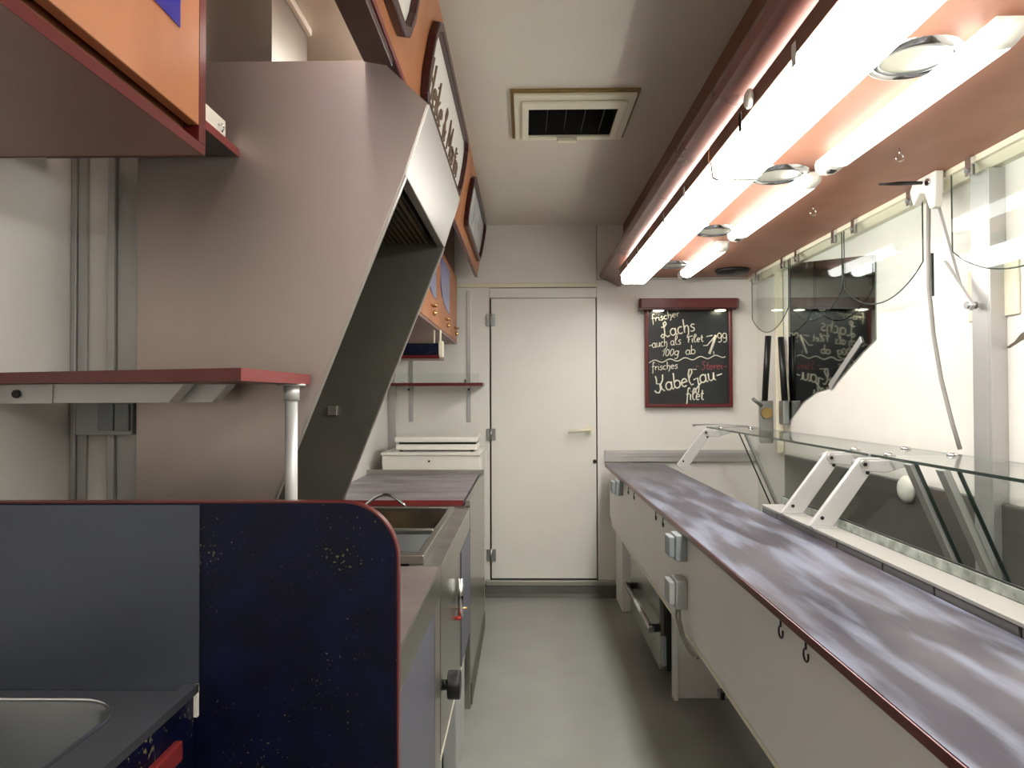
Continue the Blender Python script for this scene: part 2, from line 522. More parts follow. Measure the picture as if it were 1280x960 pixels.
# strip fixtures along the beam
proto = None
ys = [3.90 - .94 * i for i in range(1, 6)]
names = ['farthest', 'fourth', 'third', 'second', 'nearest']
lab = ['white fluorescent batten farthest along the beam, ending before the back wall',
       'white fluorescent batten second from the back wall along the beam',
       'white fluorescent batten under the beam beside the second small downlight',
       'white fluorescent batten nearest in view, cut by the top of the photo',
       'white fluorescent batten behind the photographer']
for i, y0 in enumerate(ys[:5]):
    t = thing('strip_light', lab[i], 'light', (.59, y0, E + .70), 'fluorescent battens along the beam')
    L = .93
    MB().box(.545, .64, y0, y0 + L, E + .667, E + .679).build('housing', 'end_cap', t, .004)
    box('added_shade_skirt', 'brown', (.519, .524, y0, y0 + L, E + .650, E + .692), t, .001)  # added skirt, blocks the lamp so the cove beside it falls in shade
    MB().prism([(.527, E + .655), (.533, E + .612), (.545, E + .605), (.65, E + .605), (.664, E + .618), (.664, E + .655), (.65, E + .666), (.54, E + .666)], 'y', y0 + .0085, y0 + L + .0005).build('diffuser', 'diffuser', t)
    for a in (y0 + .001, y0 + L + .001):
        MB().prism([(.525, E + .657), (.531, E + .61), (.545, E + .6035), (.65, E + .6035), (.666, E + .616), (.666, E + .657), (.65, E + .667), (.54, E + .667)], 'y', a, a + .007).build('end_cap', 'end_cap', t, .001)
    for a in (y0 + .28, y0 + .62):
        box('clip', 'chrome', (.5155, .5188, a, a + .022, E + .628, E + .672), t, .001)
t = thing('added_rear_batten', 'added fluorescent batten on the ceiling behind the photographer, for frontal fill light', 'light', (-.2, -.85, ZC))  # added out of view, throws frontal fill light on the steel
box('housing', 'end_cap', (-.85, .40, -.88, -.80, ZC - .03, ZC - .001), t, .003)
box('diffuser', 'added_rear_tube', (-.83, .38, -.87, -.81, ZC - .07, ZC - .0305), t, .008)
t = thing('cable_junction', 'crumpled white cable joint on the beam beside the near strip light', 'junction', (.53, 1.62, E + .68))
MB().sphere((.512, 1.63, E + .672), .022, 10, (.5, 1.1, 1.0)).build('tape_wrap', 'end_cap', t)

# small slim fixtures on the soffit
t = thing('tube_light', 'slim white tube light nearest on the copper soffit', 'light', (.95, 1.83, ZS), 'slim tube lights on the soffit')
pr = [(.913, ZS - .012), (.916, ZS - .032), (.928, ZS - .045), (.95, ZS - .049), (.972, ZS - .045), (.984, ZS - .032), (.987, ZS - .012)]
MB().box(.92, .98, 1.40, 2.27, ZS - .012, ZS - .0005).build('housing', 'end_cap', t)
o = MB().prism(pr, 'y', 1.44, 2.17).build('diffuser', 'slim_diffuser', t)
def cap_rings(ya, yb, y1, n):
    # rounded end
    bm = MB()
    prev = None
    for k in range(n + 1):
        f = math.sqrt(max(0.0, 1 - (k / n) ** 2)) if k < n else .15
        y = ya + (yb - ya) * k / n
        pts = [(.95 + (x - .95) * (0.35 + .65 * f), y, ZS - .012 + (z - ZS + .012) * (0.25 + .75 * f)) for x, z in pr]
        vs = [bm.bm.verts.new(p) for p in pts]
        if prev:
            for a in range(len(vs) - 1):
                fc = bm.bm.faces.new((prev[a], prev[a + 1], vs[a + 1], vs[a])); fc.smooth = True
            bm.bm.faces.new((prev[0], vs[0], vs[-1], prev[-1]))
        else:
            bm.bm.faces.new(vs)
        prev = vs
    bm.bm.faces.new(prev[::-1])
    return bm
cap_rings(1.44, 1.38, 0, 6).build('end_cap', 'end_cap', t)
b = MB().prism(pr, 'y', 2.17, 2.255); b.build('switch_housing', 'end_cap', t, .003)
cap_rings(2.255, 2.285, 0, 5).build('end_cap', 'end_cap', t)
MB().box(.935, .955, 2.20, 2.225, ZS - .052, ZS - .047).build('switch', 'black', t)
copy_thing(t, (.95, 2.80, ZS), 'slim white tube light second along the copper soffit')
copy_thing(t, (.95, 3.86, ZS), 'slim white tube light farthest along the copper soffit')
copy_thing(t, (.95, .80, ZS), 'slim white tube light beyond the top right corner')

# round downlights
t = thing('downlight', 'largest chrome rimmed round downlight between strip light and near tube', 'downlight', (.85, 1.57, ZS), 'round downlights in the soffit')
MB().lathe((.85, 1.57, ZS - .0005), [(.070, -.012), (.080, -.014), (.094, -.009), (.098, 0)], n=40).bm.free()
b = MB()
n = 40
prof = [(.098, 0), (.094, -.010), (.084, -.014), (.078, -.010), (.076, -.004)]
rings = [[b.bm.verts.new((.85 + r * math.cos(2 * PI * k / n), 1.57 + r * math.sin(2 * PI * k / n), ZS + h)) for k in range(n)] for r, h in prof]
for a, c_ in zip(rings, rings[1:]):
    for k in range(n):
        f = b.bm.faces.new((a[k], a[(k + 1) % n], c_[(k + 1) % n], c_[k])); f.smooth = True
b.build('rim', 'chrome', t)
b = MB()
prof = [(.0755, -.002), (.074, -.009), (.068, -.009), (.066, -.003)]
rings = [[b.bm.verts.new((.85 + r * math.cos(2 * PI * k / n), 1.57 + r * math.sin(2 * PI * k / n), ZS + h)) for k in range(n)] for r, h in prof]
for a, c_ in zip(rings, rings[1:]):
    for k in range(n):
        f = b.bm.faces.new((a[k], a[(k + 1) % n], c_[(k + 1) % n], c_[k])); f.smooth = True
b.build('inner_ring', 'zinc', t)
MB().cyl((.85, 1.57, ZS - .0055), (.85, 1.57, ZS - .0015), .066, n=40).build('lens', 'reflector', t)
copy_thing(t, (.845, 2.39, ZS), 'chrome rimmed round downlight beside the second slim tube light')
copy_thing(t, (.845, 3.20, ZS), 'chrome rimmed round downlight third from the front, near small tube')
copy_thing(t, (.84, 4.03, ZS), 'smallest round downlight next to the back wall')
t = thing('round_speaker', 'flat black round disc on the soffit near the back wall', 'speaker', (1.22, 4.22, ZS))
MB().lathe((1.22, 4.22, ZS), [(.098, -.0005), (.098, -.012), (.088, -.024), (.03, -.03)]).build('grille', 'black', t)
# small hooks screwed in the soffit
for (x, y, l) in ((1.12, 2.15, 'small open chrome hook in the soffit beside the nearest tube light'), (1.12, 2.79, 'small open chrome hook in the soffit nearer the back wall')):
    t = thing('ceiling_hook', l, 'hook', (x, y, ZS), 'chrome hooks in the soffit')
    pts = [(x, y, ZS), (x, y, ZS - .018)] + [(x + .011 * math.sin(a), y, ZS - .029 + .011 * math.cos(a)) for a in [0.2 * k for k in range(2, 25)]]
    MB().tube(pts, .0016, 6).build('wire', 'chrome', t)

# ------------------------------------------------------------------ hanging glass guards with clips
panes = [(3.76, 4.36, 'farthest hanging glass guard with rounded bottom, by the back wall'),
         (3.13, 3.74, 'hanging glass guard with rounded bottom, second from the back wall'),
         (2.50, 3.11, 'hanging glass guard with rounded bottom, left of the bracket and cable'),
         (1.68, 2.33, 'nearest hanging glass guard, cut by the right edge of the photo')]
XG = 1.378
for (y0, y1, l) in panes:
    t = thing('glass_guard', l, 'glass guard', (XG, (y0 + y1) / 2, ZS), 'hanging glass guards under the soffit')
    yc = (y0 + y1) / 2; hw = (y1 - y0) / 2; sag = .105
    R = (hw * hw + sag * sag) / (2 * sag)
    zt = ZS - .03; ze = ZS - .275
    pts = [(y0, zt), (y0, ze)]
    for k in range(1, 20):
        yy = y0 + (y1 - y0) * k / 20
        pts.append((yy, ze - (math.sqrt(R * R - (yy - yc) ** 2) - (R - sag))))
    pts += [(y1, ze), (y1, zt)]
    MB().prism(pts, 'x', XG - .002, XG + .002).build('pane', 'glass', t)
    ed = [(XG, p[0], p[1]) for p in pts]
    MB().tube(ed, .0024, 6).build('polished_edge', 'glass_edge', t)
    for yk in (y0 + .075, y1 - .10):
        c1 = MB().prism([(XG - .010, ZS - .001), (XG - .010, ZS - .062), (XG - .003, ZS - .062), (XG - .003, ZS - .029), (XG + .003, ZS - .029), (XG + .003, ZS - .062), (XG + .010, ZS - .062), (XG + .010, ZS - .001)], 'y', yk - .014, yk + .014)
        cp = c1.build('clip', 'chrome', t, .002)
        MB().cyl((XG - .016, yk, ZS - .045), (XG - .010, yk, ZS - .045), .008, n=12).build('clamp_screw', 'zinc', cp)

# mirror-like polished panel on the right wall
def wall_pt(px, py, X):
    """point of the plane x = X seen at a photo position"""
    d = ROT @ Vector(((px - 640) / F, (480 - py) / F, -1))
    s = X / d.x
    return (X, d.y * s, E + d.z * s)
mp_ = [(985, 330), (1094, 318), (1094, 424), (1078, 440), (1040, 484), (1020, 490), (1004, 502), (986, 526)]
pts = [wall_pt(x, y, 1.444) for x, y in mp_]
MB().hexa(pts, [(1.4495, p[1], p[2]) for p in pts]).build('mirror_panel', 'mirror_panel')
o = bpy.data.objects['mirror_panel']
tag(o, 'dark glossy panel with cut corner on the right wall mirroring the chalkboard', 'mirror')
o2 = MB()
a, b2 = Vector(wall_pt(1076, 424, 1.438)), Vector(wall_pt(1036, 484, 1.438))
cxx = (b2 - a).normalized().cross(Vector((1, 0, 0))) * .016
o2.hexa([a - cxx, b2 - cxx, b2 + cxx, a + cxx], [p_ + Vector((.0055, 0, 0)) for p_ in (a - cxx, b2 - cxx, b2 + cxx, a + cxx)])
o2 = o2.build('edge_strip', 'alu', None, .002)
tag(o2, 'short slanted aluminium strip on the cut corner of the mirroring panel', 'strip')

# ------------------------------------------------------------------ flap bracket, gas arm and cable on the right
t = thing('flap_bracket', 'white cast flap bracket under the soffit with black lever', 'bracket', (1.37, 2.42, ZS - .05))
b = MB().prism([(2.36, ZS - .001), (2.50, ZS - .001), (2.52, ZS - .03), (2.50, ZS - .085), (2.46, ZS - .05), (2.43, ZS - .06), (2.40, ZS - .12), (2.37, ZS - .12)], 'x', 1.345, 1.372)
b.build('casting', 'white_enamel', t, .004)
MB().box(1.3725, 1.384, 2.38, 2.47, ZS - .07, ZS - .02).build('wall_plate', 'white_enamel', t, .004)
MB().cyl((1.337, 2.40, ZS - .03), (1.345, 2.40, ZS - .03), .012, n=14).build('bolt', 'chrome', t)
MB().tube([(1.345, 2.44, ZS - .02), (1.27, 2.44, ZS - .022), (1.20, 2.44, ZS - .024)], [.006, .007, .003], 8).build('lever', 'black', t)
t = thing('support_arm', 'slanting white metal arm between flap bracket and aluminium post', 'arm', (1.37, 2.4, ZS - .1))
def bar(mb, a, b, w_, th):
    a = Vector(a); b = Vector(b); d_ = (b - a).normalized()
    side = d_.cross(Vector((1, 0, 0))).normalized() * w_ / 2
    x = Vector((th / 2, 0, 0))
    mb.hexa([a - side - x, a + side - x, a + side + x, a - side + x], [b - side - x, b + side - x, b + side + x, b - side + x])
    return mb
bar(MB(), (1.384, 2.44, ZS - .07), (1.384, 2.31, E + .34), .026, .012).build('upper_bar', 'arm_alu', t, .002)
bar(MB(), (1.372, 2.37, E + .43), (1.372, 2.22, E + .265), .022, .012).build('lower_bar', 'arm_alu', t, .002)
MB().cyl((1.36, 2.235, E + .275), (1.392, 2.235, E + .275), .011, n=14).build('pivot', 'zinc', t)
t = tag(box('mounting_plate', 'cream', (1.442, 1.4495, 2.12, 2.36, E + .235, E + .40), None, .003), 'cream mounting plate on the wall behind the aluminium post', 'plate')
cb = [(1.355, 2.42, ZS - .08), (1.352, 2.42, E + .50), (1.352, 2.42, E + .36), (1.354, 2.40, E + .2), (1.36, 2.37, E + .05), (1.37, 2.33, E - .09), (1.376, 2.30, E - .172)]
o = MB().tube(cb, .0068, 8).build('hanging_cable', 'cable'); tag(o, 'grey cable hanging from the flap bracket to the display case', 'cable')
o = MB().box(1.362, 1.374, 2.425, 2.44, E + .33, E + .475).build('black_catch', 'glass_edge', None, .003)
o.location.x += .0; tag(o, 'thin dark catch strip beside the hanging cable', 'catch')
ck = MB()
a = [wall_pt(x, y, 1.4485) for x, y in ((1243, 436), (1258, 434), (1268, 427), (1276, 417), (1300, 404), (1300, 413), (1276, 426), (1262, 435))]
ck.hexa(a, [(1.4495, p_[1], p_[2]) for p_ in a])
tag(ck.build('torn_edge', 'crack'), 'small dark torn edge on the white wall at the right border', 'tear')

# latch and gas struts at the far end of the right wall
t = thing('flap_post', 'slim white flap post with black gas struts near the back corner', 'post', (1.42, 4.05, .9))
box('upright', 'cream', (1.405, 1.445, 4.03, 4.06, .92, ZS - .046), t, .003)
MB().cyl((1.375, 4.07, E + .335), (1.362, 4.10, E - .03), .017, n=12).build('gas_strut', 'black', t)
MB().cyl((1.421, 4.0, E + .32), (1.421, 3.95, E - .03), .017, n=12).build('gas_strut', 'black', t)
l = box('latch_block', 'zinc', (1.33, 1.404, 4.08, 4.11, E - .27, E - .03), t, .006)
MB().cyl((1.36, 4.055, E - .10), (1.36, 4.08, E - .10), .03, n=16).build('latch_ring', 'gasket', l)
MB().tube([(1.335, 4.07, E - .06), (1.28, 4.05, E - .02)], .010, 8).build('latch_lever', 'zinc', l)
box('strut_foot', 'zinc', (1.405, 1.440, 3.93, 4.0, E - .16, E - .03), t, .006)

# ------------------------------------------------------------------ chalkboard on the back wall
t = thing('chalkboard', 'framed chalkboard with handwritten fish prices under a lit red header', 'chalkboard', (1.03, YB, 1.2))
def bp(zx, zy, y=4.462):
    """point of the board plane for a position read in the enlarged photo"""
    px = 780 + zx / 5.3333; py = 350 + zy / 5.3333
    d_ = ROT @ Vector(((px - 640) / F, (480 - py) / F, -1))
    s_ = y / d_.y
    return Vector((d_.x * s_, y, E + d_.z * s_))
p00 = bp(142, 850); p11 = bp(720, 185)
bx0, bx1, bz0, bz1 = p00.x, p11.x, p00.z, p11.z
box('slate', 'chalkboard', (bx0 + .015, bx1 - .015, YB - .035, YB - .001, bz0 + .015, bz1), t)
def ringxz(x0, x1, z0, z1, y): return [(x0, y, z0), (x1, y, z0), (x1, y, z1), (x0, y, z1)]
MB().ring(ringxz(bx0, bx1, bz0, bz1, YB - .001), ringxz(bx0 + .022, bx1 - .022, bz0 + .022, bz1 - .01, YB - .001), (0, -.046, 0)).build('frame', 'dark_red', t, .005)
q0 = bp(112, 190, 4.41); q1 = bp(775, 120, 4.41)
hd = MB().prism([(q0.x, 4.40), (q1.x - .02, 4.40), (q1.x, 4.43), (q1.x, YB), (q0.x, YB), (q0.x - .01, 4.42)], 'z', q0.z + .0, q1.z)
hd = hd.build('header', 'dark_red', t, .003)
box('header_lip', 'maroon', (q0.x - .012, q1.x - .03, 4.39, YB - .05, q0.z - .012, q0.z + .004), t, .003)
for zx in (228, 640):
    c_ = bp(zx, 186, 4.43)
    MB().lathe((c_.x, 4.425, q0.z - .012), [(.032, 0), (.031, -.002), (.026, -.003)], n=20).build('spot_lamp', 'bulb', hd)

# handwriting: strokes in letter boxes (x right, y up, x-height 1)
def A_(cx, cy, rx, ry, a0, a1, n=10):
    return [(cx + rx * math.cos(math.radians(a0 + (a1 - a0) * k / n)), cy + ry * math.sin(math.radians(a0 + (a1 - a0) * k / n))) for k in range(n + 1)]
G = {
    'a': (1.15, [A_(.45, .5, .42, .5, 40, 400, 14), [(.85, 1), (.85, .2), (1.0, 0), (1.15, .1)]]),
    'b': (1.05, [[(.1, 2.0), (.1, .1)], A_(.5, .5, .42, .5, 150, -170, 12)]),
    'c': (.95, [A_(.5, .5, .42, .5, 55, 310, 12)]),
    'e': (1.0, [[(.1, .5), (.85, .6)] + A_(.48, .5, .4, .5, 15, 310, 12)]),
    'f': (.8, [[(.75, 1.9), (.6, 2.15), (.4, 2.1), (.32, 1.7), (.32, -.6), (.2, -.8)], [(0, 1), (.75, 1.1)]]),
    'g': (1.1, [A_(.45, .5, .4, .5, 30, 390, 12), [(.85, 1), (.85, -.5), (.6, -.95), (.2, -.8)]]),
    'h': (1.05, [[(.12, 2.0), (.15, 0)], [(.15, .5), (.35, .95), (.65, 1), (.82, .7), (.8, .1), (.7, -.4), (.45, -.6)]]),
    'i': (.5, [[(.2, 1), (.22, .15), (.4, 0)], [(.25, 1.5), (.3, 1.55)]]),
    'j': (.8, [[(-.1, .6), (.5, .75), (.55, -.4), (.4, -1.1), (.1, -1.2), (.05, -.7), (.5, -.3), (.95, .1)]]),
    'l': (.9, [[(.75, .1), (.45, 0), (.2, .5), (.15, 1.4), (.35, 2.05), (.65, 2.0), (.7, 1.6), (.2, .9)]]),
    'm': (1.5, [[(.1, 1), (.1, 0)], [(.1, .6), (.4, 1), (.6, .7), (.6, 0)], [(.6, .6), (.95, 1), (1.15, .7), (1.2, 0)]]),
    'n': (1.1, [[(.1, 1), (.12, 0)], [(.12, .6), (.45, 1), (.75, .8), (.8, 0)]]),
    'r': (.75, [[(.15, 1), (.18, 0)], [(.18, .5), (.4, .95), (.7, .95)]]),
    's': (.85, [[(.75, .9), (.4, 1.02), (.15, .8), (.35, .55), (.65, .4), (.65, .1), (.35, -.05), (.05, .1)]]),
    't': (.75, [[(.35, 1.7), (.35, .2), (.6, 0), (.8, .1)], [(.05, 1.05), (.7, 1.1)]]),
    'u': (1.15, [[(.1, 1), (.12, .25), (.4, 0), (.75, .2), (.85, 1)], [(.85, 1), (.88, .1), (1.1, 0)]]),
    'L': (1.35, [[(.05, 1.55), (.5, 1.45), (.9, 1.9), (.75, 2.25), (.45, 2.1), (.5, 1.3), (.5, .6), (.35, .1), (.05, -.05), (-.15, .25), (.1, .5), (.5, .3), (.9, -.05), (1.2, .1)]]),
    'F': (1.0, [[(-.3, 1.35), (.3, 1.5), (1.2, 1.7)], [(.25, 1.4), (.2, 0)], [(.05, .75), (.5, .85)]]),
    'K': (1.5, [[(.2, 2.1), (.3, 1.6), (.25, 1.1), (.7, 1.0), (.75, .3), (.5, -.1), (.1, 0), (-.1, .3)], [(1.25, 2.1), (1.15, 1.4), (.8, .9), (.95, .3), (1.3, 0)]]),
    'S': (1.2, [[(1.0, 1.8), (.6, 2.05), (.25, 1.7), (.5, 1.3), (.9, 1.0), (.9, .4), (.5, 0), (.1, .25)]]),
    '1': (.6, [[(-.1, 1.1), (.45, 1.9), (.2, 0)]]),
    '0': (1.0, [A_(.45, .75, .36, .8, 90, 450, 14)]),
    '9': (.95, [A_(.42, 1.3, .36, .5, 0, 360, 12), [(.78, 1.4), (.78, .3), (.5, 0), (.2, .1)]]),
    '-': (1.0, [[(.1, .5), (.9, .6)]]),
    ' ': (.8, []),
}
def chalk_word(text, p0, p1, h, r, m='chalk', slant=.1):
    """text from baseline start to baseline end (enlarged-photo units), x-height h"""
    wid = sum(G[ch][0] for ch in text)
    p0 = Vector(p0); p1 = Vector(p1); u = (p1 - p0) / wid
    ang = (p1 - p0).normalized()
    up = Vector((ang.y, -ang.x)) * h
    if up.y > 0: up = -up
    up += ang * (slant * h)
    mb = MB(); x = 0
    for ch in text:
        wd, strokes = G[ch]
        for s_ in strokes:
            pl = [bp(*(p0 + u * (x + a_) + up * b_)) for a_, b_ in s_]
            pl = [Vector((v.x, 4.4635, v.z)) for v in pl]
            mb.tube(pl, r, 5)
        x += wd
    return mb.build('chalk_writing', m, t)
CH = 4.4635
chalk_word('frischer', (185, 282), (372, 240), 24, .0026)
chalk_word('Lachs', (255, 385), (478, 335), 45, .0042)
chalk_word('-auch als', (165, 455), (382, 427), 30, .0027)
chalk_word('Filet', (425, 418), (528, 410), 26, .0032)
chalk_word('100g', (255, 508), (368, 498), 27, .0027, slant=.25)
chalk_word('ab', (412, 498), (478, 492), 30, .0027)
chalk_word('99', (622, 415), (690, 415), 34, .0028, slant=0)
chalk_word('-', (545, 398), (596, 392), 40, .0030)
mb = MB()
for pl, r in (([(528, 438), (555, 436), (612, 368)], .0032), ([(612, 368), (596, 420), (570, 493)], .0085), ([(598, 475), (600, 497)], .0026)):
    mb.tube([Vector((bp(*q).x, CH, bp(*q).z)) for q in pl], r, 6)
mb.build('chalk_writing', 'chalk', t)
pl = []
for k in range(60):
    x = 168 + k * (676 - 168) / 59
    y = 546 - 40 * (k / 59) + 9 * math.sin(k / 59 * 2 * PI * 5 + 2.5)
    q = bp(x, y); pl.append(Vector((q.x, CH, q.z)))
MB().tube(pl, .0030, 5).build('chalk_line', 'chalk', t)
chalk_word('frisches', (185, 604), (360, 588), 25, .0027)
chalk_word('-', (452, 600), (488, 600), 8, .0026)
chalk_word('-', (475, 582), (500, 578), 8, .0022, 'chalk_red')
chalk_word('Sterei-', (512, 600), (688, 592), 28, .0022, 'chalk_red')
chalk_word('Kabeljau-', (212, 752), (662, 655), 52, .0046)
chalk_word('filet', (412, 800), (530, 798), 38, .0040)

# ------------------------------------------------------------------ serving counter (right)
ZT = .825; XF = .49; XBk = .845
t = thing('serving_counter', 'long grey worn serving counter with dark red front edge', 'counter', (.67, 2.0, ZT))
MB().box(XF + .004, XBk, YN + .02, 4.40, ZT - .018, ZT).build('worktop', 'counter', t)
box('edge_band', 'dark_red', (XF, XF + .0038, YN + .02, 4.40, ZT - .018, ZT - .0005), t, .0015)
fa = MB().prism([(YN + .02, .50), (4.19, .50), (4.25, .545), (4.25, ZT - .0185), (YN + .02, ZT - .0185)], 'x', .505, .523)
fa.build('front_panel', 'white_panel', t, .002)
box('bottom_edge', 'cream', (.5035, .5245, YN + .02, 4.18, .488, .4998), t, .001)
sp = MB().box(.56, .64, 4.16, YB - .065, 0, .50).box(.524, .64, 4.26, YB - .065, .50, ZT - .0185)
sp.build('far_support', 'white_panel', t, .002)
box('near_support', 'white_panel', (.605, .86, 2.98, 3.0, 0, ZT - .03), t, .002)
box('near_support', 'white_panel', (.605, .623, 2.955, 2.979, 0, .50), t, .002)
box('under_back', 'dark', (1.30, 1.33, YN + .02, YB - .07, 0, .40), t)
# hooks under the edge
proto = None
hk = [(1.415, 'small dark screw hook under the counter edge, second nearest'), (1.29, 'small dark screw hook under the counter edge, nearest the camera'),
      (2.74, 'small dark hook under the counter edge left of the middle socket'), (2.60, 'small dark hook under the counter edge just left of the grey socket'),
      (3.46, 'small dark hook under the counter edge next to the far socket'), (3.28, 'small dark hook under the counter edge, right neighbour of the farthest')]
for (y, l) in hk:
    hh = thing('screw_hook', l, 'hook', (.496, y, ZT - .03), 'screw hooks under the counter edge')
    pts = [(.497, y, ZT - .0185), (.497, y, ZT - .034)] + [(.497, y + .011 * math.sin(a), ZT - .045 + .011 * math.cos(a)) for a in [0.25 * k for k in range(0, 22)]]
    MB().tube(pts, .002, 6).build('wire', 'black', hh)

# oven below the counter
t = thing('oven', 'small built-in oven under the counter with steel bar handle', 'oven', (.7, 3.4, 0))
box('body', 'dark', (.60, .90, 3.03, 3.80, .10, .485), t, .003)
box('oven_door', 'brushed', (.562, .585, 3.03, 3.84, .095, .495), t, .003)
box('side_frame', 'black', (.5855, .604, 3.004, 3.028, .10, .49), t, .002)
box('control_block', 'socket', (.568, .60, 3.006, 3.029, .12, .24), t, .003)
MB().cyl((.522, 2.99, .275), (.522, 3.72, .275), .013, n=14).build('handle_bar', 'chrome', t)
for y in (3.02, 3.68):
    MB().cyl((.515, y, .275), (.5615, y, .275), .017, n=12).build('handle_mount', 'black', t)
# sockets on the fascia
def socket(name, y0, y1, z0, z1, l, m='socket', depth=.056):
    s_ = thing(name, l, 'socket', (.505, (y0 + y1) / 2, (z0 + z1) / 2), 'grey sockets on the counter front')
    box('housing', m, (.505 - depth * .65, .5045, y0, y1, z0, z1), s_, .004)
    box('flap', m, (.505 - depth, .505 - depth * .66, y0 + .006, y1 - .006, z0 + .012, z1 - .006), s_, .004)
    return s_
socket('socket_box', 3.70, 3.78, .728, .8055, 'smallest grey socket box below the far counter edge').location
socket('socket_box', 2.25, 2.33, .724, .8055, 'grey flap socket box just under the middle of the counter edge')
s3 = socket('socket_box', 2.25, 2.34, .575, .665, 'grey socket box with cables below the other two', 'socket_light')
for k, dy in enumerate((-.015, .015)):
    o = MB().tube([(.485, 2.295 + dy, .575), (.482 - dy * .2, 2.285 + dy, .54), (.486, 2.24 + dy * 1.2, .50), (.492, 2.18 + dy * 1.5, .48 - dy * .3), (.50, 2.13 + dy * 1.5, .474 - dy * .3)], .0045, 8).build('power_cable', 'cable')
    tag(o, ('left' if dy > 0 else 'right') + ' of two grey cables dropping from the lowest socket box', 'cable', 'cables under the lowest socket box')
o = MB().box(.49, .503, 1.83, 1.86, .455, .475).build('cable_clip', 'black', None, .003); o.location = (0, 0, .018)
tag(o, 'small black cable clip at the lower edge of the counter front', 'clip')

# ------------------------------------------------------------------ display case
t = thing('display_case', 'glass display case with aluminium arms behind the serving counter', 'display case', (1.1, 2.0, .85))
ZL = .85
box('ledge', 'ledge', (XBk + .003, .925, YN + .02, 2.60, ZL - .008, ZL), t, .001)
for i, (a, b_) in enumerate(((2.45, 2.59), (1.985, 2.44), (1.735, 1.975), (1.52, 1.725), (1.26, 1.51), (.9, 1.25), (.4, .89), (-.4, .39))):
    box('ledge_tile', 'tile', (XBk + .004, XBk + .012, a, b_, ZL - .034, ZL - .009), t)
box('ledge_tile_backing', 'cream', (XBk + .0125, XBk + .02, YN + .02, 2.59, ZL - .034, ZL - .009), t)
box('glass_rail', 'rail_glass', (.925, .931, YN + .02, 2.62, ZL + .0005, ZL + .024), t, .001)
box('rail_gasket', 'black', (.9315, .937, YN + .02, 2.62, ZL + .0, ZL + .027), t)
box('case_floor', 'dark_grey', (.938, 1.42, YN + .02, 3.2, .48, .50), t)
def arm(y, l=True):
    zb, zt_ = ZL, E - .205
    mb = MB().hexa([(.835, y, zb + .006), (.905, y, zb + .006), (1.045, y, zt_ + .02), (.985, y, zt_ + .02)],
                   [(.835, y + .018, zb + .006), (.905, y + .018, zb + .006), (1.045, y + .018, zt_ + .02), (.985, y + .018, zt_ + .02)])
    a_ = mb.build('arm', 'arm_alu', t, .002)
    MB().prism([(.838, ZL + .006), (.915, ZL + .006), (.915, ZL - .02), (.87, ZL - .024)], 'y', y - .003, y + .021).build('foot', 'arm_alu', a_, .001)
    MB().prism([(.99, E - .222), (1.005, E - .192), (1.16, E - .192), (1.15, E - .20), (1.06, E - .228)], 'y', y - .004, y + .022).build('bracket', 'arm_alu', a_, .002)
    MB().cyl((.995, y - .008, E - .203), (.995, y + .055, E - .203), .0125, n=16).build('pivot_pin', 'alu', a_)
    for (x, z) in ((.872, ZL + .03), (1.005, E - .228)):
        MB().cyl((x, y - .002, z), (x, y + .001, z), .0055, n=12).build('screw', 'black', a_)
    MB().cyl((.995, y - .0095, E - .203), (.995, y - .008, E - .203), .006, n=12).build('screw', 'black', a_)
for y in (2.13, 2.36, 3.97): arm(y)
zg = E - .185
for (a, b_) in ((YN + .02, 2.23), (2.25, 4.22)):
    g = MB().box(1.065, 1.325, a, b_, zg - .004, zg + .004).build('top_glass', 'glass', t)
    MB().box(1.0625, 1.0648, a, b_, zg - .004, zg + .004).build('front_edge', 'glass_edge', g)
    MB().box(1.3255, 1.327, a, b_, zg - .003, zg + .003).build('back_edge', 'strip_alu', g)
for (x, y) in ((1.085, 2.16), (1.085, 2.38), (1.27, 2.16), (1.27, 2.42), (1.085, 3.99), (1.25, 3.99)):
    MB().lathe((x, y, zg + .0045), [(.016, 0), (.016, .004), (.010, .009)], n=16).build('clamp_disc', 'chrome', t)
MB().tube([(1.0, 4.24, zg + .004), (1.0, 4.30, zg + .010), (1.16, 4.30, zg + .014), (1.30, 4.2, zg + .006)], .004, 8).build('end_bar', 'alu', t)
# customer side glass: slanting outwards to the sill
def slab(y0, y1, th, m, name, x_in=0.0, x0=1.10, z0=zg - .006, x1=1.27, z1=E - .585):
    d_ = Vector((x1 - x0, 0, z1 - z0)).normalized(); nn = Vector((d_.z, 0, -d_.x)) * th
    q = [Vector((x0, y0, z0)), Vector((x1, y0, z1)), Vector((x1, y1, z1)), Vector((x0, y1, z0))]
    return MB().hexa(q, [v + nn for v in q]).build(name, m, t)
slab(2.11, 3.55, .006, 'glass', 'front_pane'); slab(.9, 1.88, .006, 'glass', 'front_pane')
for (y0, w_) in ((2.045, .035), (1.885, .035)):
    slab(y0, y0 + w_, .018, 'strip_alu', 'pane_profile')
slab(1.835, 1.842, .008, 'glass_edge', 'pane_edge'); slab(2.035, 2.041, .008, 'glass_edge', 'pane_edge')
slab(3.56, 3.60, .010, 'strip_alu', 'pane_profile'); slab(3.70, 3.705, .006, 'glass_edge', 'pane_edge')
tag(MB().lathe((1.4245, 2.70, E - .35), [(.05, 0), (.05, -.012), (.038, -.024), (.01, -.028)], 'x', 24).build('wall_vent', 'white_enamel'), 'round white vent on the wall inside the display case', 'vent')

